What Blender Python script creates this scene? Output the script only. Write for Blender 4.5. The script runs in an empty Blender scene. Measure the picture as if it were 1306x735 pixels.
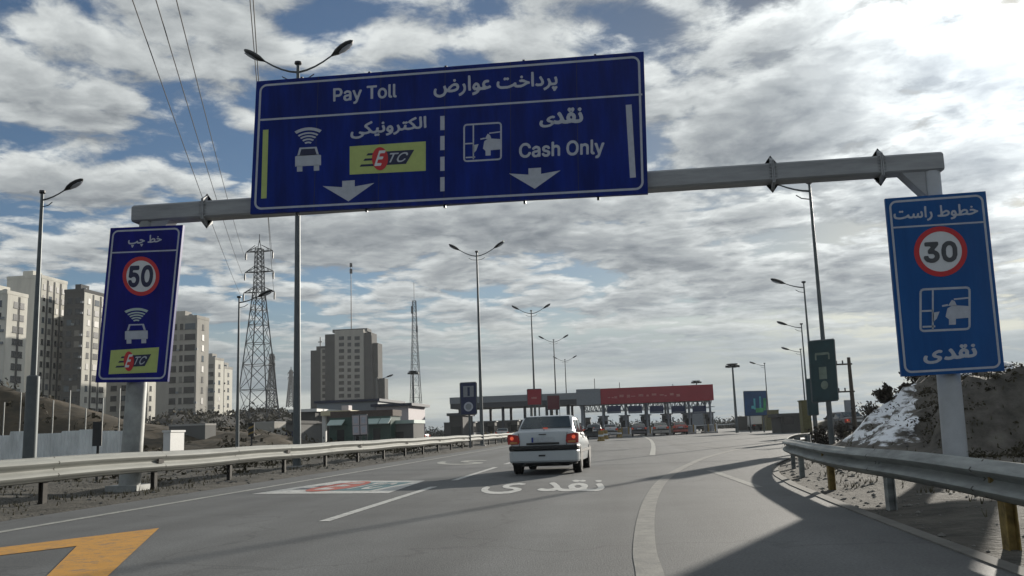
import bpy, bmesh, math, random
import numpy as np
from mathutils import Vector, Matrix
from mathutils import noise as mnoise
random.seed(7)
R = math.radians
SC = bpy.context.scene
COL = SC.collection

# ------------------------------------------------------------------ camera
F = 1150.0; PIT = R(9.0); ROLL = 0.0345; YAW = R(-6.65); H = 1.2; CX, CY = 653.0, 367.5

def _basis():
    f = Vector((math.sin(YAW)*math.cos(PIT), math.cos(YAW)*math.cos(PIT), math.sin(PIT)))
    r = Vector((math.cos(YAW), -math.sin(YAW), 0)); u = r.cross(f)
    c, s = math.cos(ROLL), math.sin(ROLL)
    return r*c - u*s, r*s + u*c, f
RT, UP, FW = _basis()
def dirn(px, py): return FW + RT*((px-CX)/F) + UP*((CY-py)/F)
def at(px, py, Y):                      # photo pixel -> point on the plane y = Y
    d = dirn(px, py); t = Y/d.y
    return Vector((d.x*t, Y, H + d.z*t))
def ground(px, py, z=0.0):
    d = dirn(px, py); t = (z-H)/d.z
    return Vector((d.x*t, d.y*t, z))
def horiz(px):                          # horizon row at a column
    r = dirn(px, 500); g = UP.z/F
    return 500 + r.z/g
cam = bpy.data.cameras.new('camera'); co = bpy.data.objects.new('camera', cam); COL.objects.link(co)
cam.sensor_width = 36; cam.lens = 36*F/1306; cam.clip_end = 6000; cam.clip_start = 0.05
m3 = Matrix((RT, UP, -FW)).transposed()
co.matrix_world = Matrix.Translation((0, 0, H)) @ m3.to_4x4()
SC.camera = co

# ------------------------------------------------------------------ materials
def mat(name, col, rough=0.7, var=0.25, scale=6.0, metal=0.0, bump=0.0, bscale=None, col2=None, emit=None, estr=0, spec=None, trans=0, coat=0, stretch=None, alpha=None):
    m = bpy.data.materials.new(name); m.use_nodes = True
    nt = m.node_tree; b = nt.nodes['Principled BSDF']; L = nt.links.new
    b.inputs['Roughness'].default_value = rough; b.inputs['Metallic'].default_value = metal
    if spec is not None: b.inputs['Specular IOR Level'].default_value = spec
    if trans: b.inputs['Transmission Weight'].default_value = trans
    if coat: b.inputs['Coat Weight'].default_value = coat
    if alpha is not None: b.inputs['Alpha'].default_value = alpha
    tc = nt.nodes.new('ShaderNodeTexCoord'); src = tc.outputs['Object']
    if stretch:
        mp = nt.nodes.new('ShaderNodeMapping'); mp.inputs['Scale'].default_value = stretch
        L(src, mp.inputs['Vector']); src = mp.outputs['Vector']
    n = nt.nodes.new('ShaderNodeTexNoise'); n.inputs['Scale'].default_value = scale
    n.inputs['Detail'].default_value = 8; n.inputs['Roughness'].default_value = .65
    L(src, n.inputs['Vector'])
    cr = nt.nodes.new('ShaderNodeValToRGB')
    cr.color_ramp.elements[0].position = .3; cr.color_ramp.elements[1].position = .7
    c2 = col2 or tuple(min(1, c*(1+var)) for c in col)
    c1 = tuple(c*(1-var) for c in col) if not col2 else col
    cr.color_ramp.elements[0].color = (*c1, 1); cr.color_ramp.elements[1].color = (*c2, 1)
    L(n.outputs['Fac'], cr.inputs['Fac']); L(cr.outputs['Color'], b.inputs['Base Color'])
    if bump:
        n2 = nt.nodes.new('ShaderNodeTexNoise'); n2.inputs['Scale'].default_value = bscale or scale*4
        n2.inputs['Detail'].default_value = 6
        L(src, n2.inputs['Vector'])
        bp = nt.nodes.new('ShaderNodeBump'); bp.inputs['Strength'].default_value = bump; bp.inputs['Distance'].default_value = .05
        L(n2.outputs['Fac'], bp.inputs['Height']); L(bp.outputs['Normal'], b.inputs['Normal'])
    if emit:
        b.inputs['Emission Color'].default_value = (*emit, 1); b.inputs['Emission Strength'].default_value = estr
    return m

def nodes_of(m): return m.node_tree.nodes, m.node_tree.links.new

M = {}
M['earth'] = mat('verge_earth', (.024, .022, .016), .95, col2=(.115, .105, .085), scale=1.6, bump=1.0, bscale=14)
M['scrub'] = mat('dry_hillside', (.022, .020, .012), .97, col2=(.095, .07, .04), scale=.7, bump=1, bscale=1.2)
M['farhill'] = mat('far_hill', (.02, .021, .02), .97, col2=(.06, .056, .05), scale=.12, bump=1, bscale=.5)
M['galv'] = mat('galvanised_steel', (.30, .31, .30), .55, var=.3, scale=2.5, metal=.35)
M['rail'] = mat('guardrail_steel', (.33, .335, .31), .75, var=.25, scale=1.4, metal=.1, stretch=(.3, .3, 3))
M['railold'] = mat('weathered_guardrail_steel', (.265, .28, .27), .8, var=.45, scale=1.8, stretch=(.5, .5, 4), bump=.1)
M['gantry'] = mat('gantry_grey_paint', (.30, .31, .32), .6, var=.28, scale=1.1, stretch=(.5, 1, 3))
M['gantrypost'] = mat('gantry_post_grey_paint', (.42, .44, .46), .5, var=.15, scale=1.2, metal=.1)
M['polegrey'] = mat('lamp_pole_steel', (.10, .115, .12), .5, var=.2, scale=2, metal=.4)
M['dark'] = mat('dark_metal', (.02, .022, .024), .5, var=.3, scale=4)
M['black'] = mat('black_rubber', (.012, .012, .012), .8, var=.3)
M['rustpost'] = mat('dark_post', (.05, .045, .038), .8, var=.4, scale=6)
M['yellowpost'] = mat('faded_yellow_paint', (.24, .17, .055), .85, var=.6, scale=9)
M['blue'] = mat('sign_blue', (.003, .007, .165), .5, var=0.4, scale=1.3, spec=.15, stretch=(2.2, 1, .35))
M['blue_mid'] = mat('sign_blue_middle', (.003, .017, .165), .5, var=0.42, scale=1.3, spec=.15, stretch=(2.2, 1, .35))
M['blueglare'] = mat('sign_blue_glare', (.014, .085, .27), .5, var=0.16, scale=1.3, spec=.15, stretch=(2.2, 1, .35))  # sign blue with the sun-side glare put into its colour
M['signwhite'] = mat('sign_white', (.62, .64, .66), .5, var=.06)
M['signgrey'] = mat('sign_reflective_grey', (.41, .44, .50), .5, var=.12)
M['signyellow'] = mat('sign_yellow_green', (.40, .48, .15), .5, var=.08)
M['signred'] = mat('sign_red', (.50, .015, .02), .5, var=.1)
M['signdark'] = mat('sign_navy', (.006, .010, .05), .5, var=.1)
M['signback'] = mat('sign_back_alloy', (.3, .31, .32), .5, metal=.5)
M['carpaint'] = mat('white_car_paint', (.44, .475, .49), .3, var=.04, scale=2, coat=.5)
M['carglass'] = mat('car_glass', (.045, .058, .056), .05, var=.3, spec=.9, scale=3)
M['cartrim'] = mat('car_black_trim', (.012, .013, .014), .55, var=.2)
M['tail'] = mat('tail_lamp_red', (.20, .012, .010), .25, var=.2, emit=(1, .05, .02), estr=.03)
M['taillit'] = mat('tail_lamp_lit', (.6, .05, .03), .3, emit=(1, .16, .07), estr=.38)
M['amber'] = mat('lamp_amber', (.42, .2, .06), .3, var=.1)
M['plate'] = mat('number_plate', (.42, .45, .47), .4, var=.15, scale=20)
M['plateblue'] = mat('plate_blue', (.02, .04, .25), .4)
M['rim'] = mat('wheel_rim', (.2, .2, .2), .4, metal=.7)
M['edging'] = mat('edging_concrete', (.15, .145, .13), .95, var=.35, scale=1.5)
M['concrete'] = mat('pale_concrete', (.36, .35, .33), .9, var=.12, scale=.8)
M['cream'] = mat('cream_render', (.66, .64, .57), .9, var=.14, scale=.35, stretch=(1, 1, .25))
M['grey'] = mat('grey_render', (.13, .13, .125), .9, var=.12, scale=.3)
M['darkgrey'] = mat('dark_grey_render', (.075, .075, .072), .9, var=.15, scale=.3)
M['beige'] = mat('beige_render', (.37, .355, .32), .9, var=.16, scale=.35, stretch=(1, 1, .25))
M['curtain'] = mat('curtained_window', (.17, .165, .15), .5, var=.3)
M['skypane'] = mat('glossy_window', (.06, .08, .10), .12, var=.3)
M['window'] = mat('window_glass', (.02, .022, .025), .2, var=.4, scale=.3)
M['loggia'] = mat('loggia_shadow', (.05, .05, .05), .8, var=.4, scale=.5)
M['canopyred'] = mat('canopy_red_panel', (.30, .022, .035), .5, var=.12, scale=.4)
M['canopypink'] = mat('canopy_faint_mark', (.42, .16, .15), .6, var=.3)
M['canopygrey'] = mat('canopy_grey_panel', (.21, .23, .25), .6, var=.1)
M['canopydark'] = mat('canopy_dark_soffit', (.075, .08, .088), .8, var=.1)
M['laneblue'] = mat('lane_panel_blue', (.010, .020, .07), .5, var=.2)
M['booth'] = mat('booth_panel', (.22, .24, .27), .6, var=.15)
M['white'] = mat('white_paint', (.66, .66, .64), .6, var=.06)
M['navyroof'] = mat('navy_roof', (.02, .025, .05), .7)
M['pinkgrey'] = mat('pale_pink_board', (.50, .45, .47), .7, var=.1)
M['greenglass'] = mat('green_shopfront', (.03, .075, .06), .3, var=.25)
M['aqua'] = mat('pale_green_awning', (.42, .52, .48), .6, var=.06)
M['creamy'] = mat('cream_canopy', (.60, .54, .36), .7, var=.06)
M['fence'] = mat('corrugated_sheet', (.74, .76, .75), .6, var=.25, scale=1.6, metal=.2, stretch=(1, 1, .3))
M['bannergreen'] = mat('banner_dark_green', (.016, .045, .05), .6, var=.2, scale=2)
M['bannermark'] = mat('banner_pale_mark', (.16, .20, .16), .6, var=.3, scale=3)
M['khaki'] = mat('khaki_panel', (.13, .12, .05), .7, var=.2)
M['billboard'] = mat('billboard_blue', (.012, .06, .16), .5, var=.35, scale=.6)
M['billboardcyan'] = mat('billboard_cyan', (.08, .38, .42), .5, var=.4, scale=2)  # cyan print of the billboard artwork
M['billboardgreen'] = mat('billboard_green', (.06, .30, .12), .5, var=.5, scale=2)
M['wire'] = mat('wire', (.03, .033, .036), .6)
M['pylon'] = mat('pylon_steel', (.055, .06, .065), .6, var=.15, metal=.3)
M['wood'] = mat('wooden_pole', (.06, .05, .04), .9, var=.3)
M['twig'] = mat('dry_twigs', (.035, .028, .02), .95, var=.4, scale=3)
M['grass'] = mat('dry_grass', (.085, .075, .04), .95, var=.45, scale=2)
M['scrubleaf'] = mat('scrub_leaves', (.05, .042, .022), .95, var=.5, scale=.4)
M['woodleaf'] = mat('far_leaves', (.028, .034, .026), .95, var=.5, scale=.2)
M['stone'] = mat('gravel_stone', (.17, .165, .15), .95, var=.4, scale=5)
M['orange'] = mat('reflector_orange', (.35, .06, .02), .5)

def asphalt():
    m = mat('asphalt', (.078, .082, .083), .8, col2=(.132, .137, .136), scale=.30, bump=.22, bscale=60)
    nd, L = nodes_of(m); b = nd['Principled BSDF']
    tc = nd.new('ShaderNodeTexCoord')
    # fine aggregate speckle
    v = nd.new('ShaderNodeTexNoise'); v.inputs['Scale'].default_value = 38; v.inputs['Detail'].default_value = 4
    L(tc.outputs['Object'], v.inputs['Vector'])
    r = nd.new('ShaderNodeMapRange'); r.inputs['From Min'].default_value = .3; r.inputs['From Max'].default_value = .7
    r.inputs['To Min'].default_value = .70; r.inputs['To Max'].default_value = 1.30
    L(v.outputs['Fac'], r.inputs['Value'])
    # tyre polished tracks, stretched along the road
    mp = nd.new('ShaderNodeMapping'); mp.inputs['Scale'].default_value = (.55, .018, 1)
    L(tc.outputs['Object'], mp.inputs['Vector'])
    s = nd.new('ShaderNodeTexNoise'); s.inputs['Scale'].default_value = 1.6; s.inputs['Detail'].default_value = 3
    L(mp.outputs['Vector'], s.inputs['Vector'])
    r2 = nd.new('ShaderNodeMapRange'); r2.inputs['From Min'].default_value = .3; r2.inputs['From Max'].default_value = .7
    r2.inputs['To Min'].default_value = .80; r2.inputs['To Max'].default_value = 1.2
    L(s.outputs['Fac'], r2.inputs['Value'])
    # oil-darkened middle of each lane, polished wheel tracks either side
    sx = nd.new('ShaderNodeSeparateXYZ'); L(tc.outputs['Object'], sx.inputs[0])
    wob = nd.new('ShaderNodeTexNoise'); wob.inputs['Scale'].default_value = .35; wob.inputs['Detail'].default_value = 6; L(tc.outputs['Object'], wob.inputs['Vector'])
    lane = None
    for cx_, wd_, am in ((-6.75, .55, -.16), (-2.1, .55, -.18), (-7.75, .4, .09), (-5.75, .4, .09), (-3.1, .4, .09), (-1.1, .4, .09)):
        q = nd.new('ShaderNodeMath'); q.operation = 'SUBTRACT'; L(sx.outputs[0], q.inputs[0]); q.inputs[1].default_value = cx_
        q2 = nd.new('ShaderNodeMath'); q2.operation = 'DIVIDE'; L(q.outputs[0], q2.inputs[0]); q2.inputs[1].default_value = wd_
        q3 = nd.new('ShaderNodeMath'); q3.operation = 'MULTIPLY'; L(q2.outputs[0], q3.inputs[0]); L(q2.outputs[0], q3.inputs[1])
        q4 = nd.new('ShaderNodeMath'); q4.operation = 'MULTIPLY'; L(q3.outputs[0], q4.inputs[0]); q4.inputs[1].default_value = -1
        q5 = nd.new('ShaderNodeMath'); q5.operation = 'EXPONENT'; L(q4.outputs[0], q5.inputs[0])
        q6 = nd.new('ShaderNodeMath'); q6.operation = 'MULTIPLY'; L(q5.outputs[0], q6.inputs[0]); q6.inputs[1].default_value = am*1.8
        q7 = nd.new('ShaderNodeMath'); q7.operation = 'MULTIPLY_ADD'; L(q6.outputs[0], q7.inputs[0]); L(wob.outputs['Fac'], q7.inputs[1])
        if lane is None: q7.inputs[2].default_value = 1.0
        else: L(lane, q7.inputs[2])
        lane = q7.outputs[0]
    # crack network
    vo = nd.new('ShaderNodeTexVoronoi'); vo.feature = 'DISTANCE_TO_EDGE'; vo.inputs['Scale'].default_value = .16
    wn = nd.new('ShaderNodeTexNoise'); wn.inputs['Scale'].default_value = .9; wn.inputs['Detail'].default_value = 5
    L(tc.outputs['Object'], wn.inputs['Vector'])
    vm = nd.new('ShaderNodeVectorMath'); vm.operation = 'MULTIPLY_ADD'; vm.inputs[1].default_value = (2.5, 2.5, 0)
    L(wn.outputs['Color'], vm.inputs[0]); L(tc.outputs['Object'], vm.inputs[2]); L(vm.outputs[0], vo.inputs['Vector'])
    r3 = nd.new('ShaderNodeMapRange'); r3.inputs['From Min'].default_value = 0; r3.inputs['From Max'].default_value = .009
    r3.inputs['To Min'].default_value = .74; r3.inputs['To Max'].default_value = 1
    L(vo.outputs['Distance'], r3.inputs['Value'])
    a0 = nd.new('ShaderNodeMath'); a0.operation = 'MULTIPLY'; L(r.outputs[0], a0.inputs[0]); L(lane, a0.inputs[1])
    a = nd.new('ShaderNodeMath'); a.operation = 'MULTIPLY'; L(a0.outputs[0], a.inputs[0]); L(r2.outputs[0], a.inputs[1])
    a2 = nd.new('ShaderNodeMath'); a2.operation = 'MULTIPLY'; L(a.outputs[0], a2.inputs[0]); L(r3.outputs[0], a2.inputs[1])
    old = b.inputs['Base Color'].links[0].from_socket
    mx = nd.new('ShaderNodeVectorMath'); mx.operation = 'SCALE'
    L(old, mx.inputs[0]); L(a2.outputs[0], mx.inputs['Scale']); L(mx.outputs[0], b.inputs['Base Color'])
    return m
M['asphalt'] = asphalt()

def paint(name, col, wear=.5, scale=3.0):
    """road paint worn through to the asphalt"""
    m = mat(name, col, .75, var=.08, scale=2, bump=.15, bscale=50)
    nd, L = nodes_of(m); b = nd['Principled BSDF']; tc = nd.new('ShaderNodeTexCoord')
    n = nd.new('ShaderNodeTexNoise'); n.inputs['Scale'].default_value = scale; n.inputs['Detail'].default_value = 12; n.inputs['Roughness'].default_value = .82
    L(tc.outputs['Object'], n.inputs['Vector'])
    r = nd.new('ShaderNodeMapRange'); r.inputs['From Min'].default_value = wear-.12; r.inputs['From Max'].default_value = wear+.06
    L(n.outputs['Fac'], r.inputs['Value'])
    mx = nd.new('ShaderNodeMix'); mx.data_type = 'RGBA'
    old = b.inputs['Base Color'].links[0].from_socket
    L(r.outputs[0], mx.inputs['Factor']); mx.inputs[6].default_value = (.125, .125, .12, 1); L(old, mx.inputs[7])
    L(mx.outputs[2], b.inputs['Base Color'])
    return m
M['paintwhite'] = paint('road_paint_white', (.56, .56, .53), .45, 5)
M['paintworn'] = paint('road_paint_worn', (.225, .22, .195), .505, 3.2)
M['paintghost'] = paint('road_paint_ghost', (.24, .24, .215), .52, 1.6)
M['paintedge'] = paint('road_paint_edge', (.40, .40, .36), .46, 4)
M['paintyellow'] = paint('road_paint_yellow', (.58, .28, .035), .445, 5)
M['paintred'] = paint('road_paint_red', (.42, .09, .06), .38)
M['paintgreen'] = paint('road_paint_teal', (.07, .17, .19), .38)
M['paintdark'] = paint('road_paint_dark', (.07, .08, .10), .38)

def snowmat():
    m = mat('snow_patched_earth', (.05, .045, .037), .95, col2=(.17, .155, .13), scale=1.9, bump=1.0, bscale=4)
    nd, L = nodes_of(m); b = nd['Principled BSDF']; tc = nd.new('ShaderNodeTexCoord')
    mp = nd.new('ShaderNodeMapping'); mp.inputs['Scale'].default_value = (.55, .55, 1.5); mp.inputs['Rotation'].default_value = (0, R(-28), R(20))
    L(tc.outputs['Object'], mp.inputs['Vector'])
    n = nd.new('ShaderNodeTexNoise'); n.inputs['Scale'].default_value = 1.5; n.inputs['Detail'].default_value = 9; n.inputs['Roughness'].default_value = .68
    L(mp.outputs['Vector'], n.inputs['Vector'])
    at_ = nd.new('ShaderNodeAttribute'); at_.attribute_name = 'snow'
    ad = nd.new('ShaderNodeMath'); ad.operation = 'ADD'; L(n.outputs['Fac'], ad.inputs[0]); L(at_.outputs['Fac'], ad.inputs[1])
    r = nd.new('ShaderNodeMapRange'); r.inputs['From Min'].default_value = .97; r.inputs['From Max'].default_value = 1.05
    L(ad.outputs[0], r.inputs['Value'])
    mx = nd.new('ShaderNodeMix'); mx.data_type = 'RGBA'; old = b.inputs['Base Color'].links[0].from_socket
    L(r.outputs[0], mx.inputs['Factor']); L(old, mx.inputs[6]); mx.inputs[7].default_value = (.86, .88, .9, 1)
    L(mx.outputs[2], b.inputs['Base Color'])
    return m
M['snow'] = snowmat()

# ------------------------------------------------------------------ mesh builder
ORG = {}
def wloc(o): return ORG.get(o.name, Vector((0, 0, 0)))

class MB:
    def __init__(s): s.v = []; s.f = []
    def face(s, pts):
        i = len(s.v); s.v += [tuple(p) for p in pts]; s.f.append(list(range(i, i+len(pts))))
    def mesh(s, vs, fs):
        i = len(s.v); s.v += [tuple(p) for p in vs]; s.f += [[j+i for j in f] for f in fs]
    def box(s, lo, hi, rz=0, c=None):
        vs = [Vector((x, y, z)) for z in (lo[2], hi[2]) for x, y in ((lo[0], lo[1]), (hi[0], lo[1]), (hi[0], hi[1]), (lo[0], hi[1]))]
        if rz:
            c = Vector(c) if c else (Vector(lo)+Vector(hi))/2
            vs = [Matrix.Rotation(rz, 3, 'Z') @ (v-c) + c for v in vs]
        s.mesh(vs, [(0, 3, 2, 1), (4, 5, 6, 7), (0, 1, 5, 4), (1, 2, 6, 5), (2, 3, 7, 6), (3, 0, 4, 7)])
    def hexa(s, b4, t4):
        s.mesh(list(b4)+list(t4), [(0, 3, 2, 1), (4, 5, 6, 7), (0, 1, 5, 4), (1, 2, 6, 5), (2, 3, 7, 6), (3, 0, 4, 7)])
    def tube(s, pts, r, n=10, cap=True, flat=None):
        pts = [Vector(p) for p in pts]; rs = r if isinstance(r, (list, tuple)) else [r]*len(pts)
        rings = []; ref = None
        for k, p in enumerate(pts):
            d = (pts[min(k+1, len(pts)-1)] - pts[max(k-1, 0)]).normalized()
            if ref is None:
                ref = Vector((0, 0, 1)) if abs(d.z) < .9 else Vector((1, 0, 0))
            a = d.cross(ref)
            if a.length < 1e-4: a = d.cross(Vector((0, 1, 0)))
            a.normalize(); b = a.cross(d); ref = b
            rings.append([p + a*math.cos(t)*rs[k] + b*math.sin(t)*rs[k]*(flat or 1) for t in [2*math.pi*i/n for i in range(n)]])
        vs = [q for rg in rings for q in rg]; fs = []
        for k in range(len(pts)-1):
            for i in range(n):
                j = (i+1) % n; fs.append((k*n+i, k*n+j, (k+1)*n+j, (k+1)*n+i))
        if cap: fs.append(tuple(range(n))); fs.append(tuple((len(pts)-1)*n+i for i in range(n))[::-1])
        s.mesh(vs, fs)
    def bar(s, a, b, r): s.tube([a, b], r, 4, cap=False)
    def prism(s, poly, dvec):           # planar polygon extruded
        n = len(poly); a = [Vector(p) for p in poly]; b = [p+Vector(dvec) for p in a]
        s.mesh(a+b, [tuple(range(n)), tuple(range(2*n-1, n-1, -1))] + [(i, n+i, n+(i+1) % n, (i+1) % n) for i in range(n)])
    def loft(s, rings, cap=True):
        n = len(rings[0]); vs = [q for r in rings for q in r]; fs = []
        for k in range(len(rings)-1):
            for i in range(n):
                j = (i+1) % n; fs.append((k*n+i, k*n+j, (k+1)*n+j, (k+1)*n+i))
        if cap: fs.append(tuple(range(n))[::-1]); fs.append(tuple((len(rings)-1)*n+i for i in range(n)))
        s.mesh(vs, fs)
    def build(s, name, m, parent=None, smooth=False, fix=True):
        o_ = wloc(parent) if parent else Vector((0, 0, 0))
        me = bpy.data.meshes.new(name); me.from_pydata([Vector(p)-o_ for p in s.v], [], s.f)
        if fix:
            bm = bmesh.new(); bm.from_mesh(me); bmesh.ops.recalc_face_normals(bm, faces=bm.faces); bm.to_mesh(me); bm.free()
        if smooth:
            for p in me.polygons: p.use_smooth = True
            try: me.set_sharp_from_angle(angle=R(35))
            except Exception: pass
        me.materials.append(M[m] if isinstance(m, str) else m)
        ob = bpy.data.objects.new(name, me); COL.objects.link(ob)
        if parent: ob.parent = parent; ORG[ob.name] = o_.copy()
        return ob

def tag(o, label=None, cat=None, group=None, kind=None):
    if label: o['label'] = label
    if cat: o['category'] = cat
    if group: o['group'] = group
    if kind: o['kind'] = kind
    return o
def thing(name, loc, label, cat, group=None):
    o = bpy.data.objects.new(name, None); COL.objects.link(o); o.empty_display_size = .2
    o.location = loc; ORG[o.name] = Vector(loc)
    return tag(o, label, cat, group)
def copy_tree(o, parent=None):
    c = o.copy(); COL.objects.link(c)
    if parent: c.parent = parent
    for ch in [x for x in COL.objects if x.parent == o]: copy_tree(ch, c)
    return c

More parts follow.
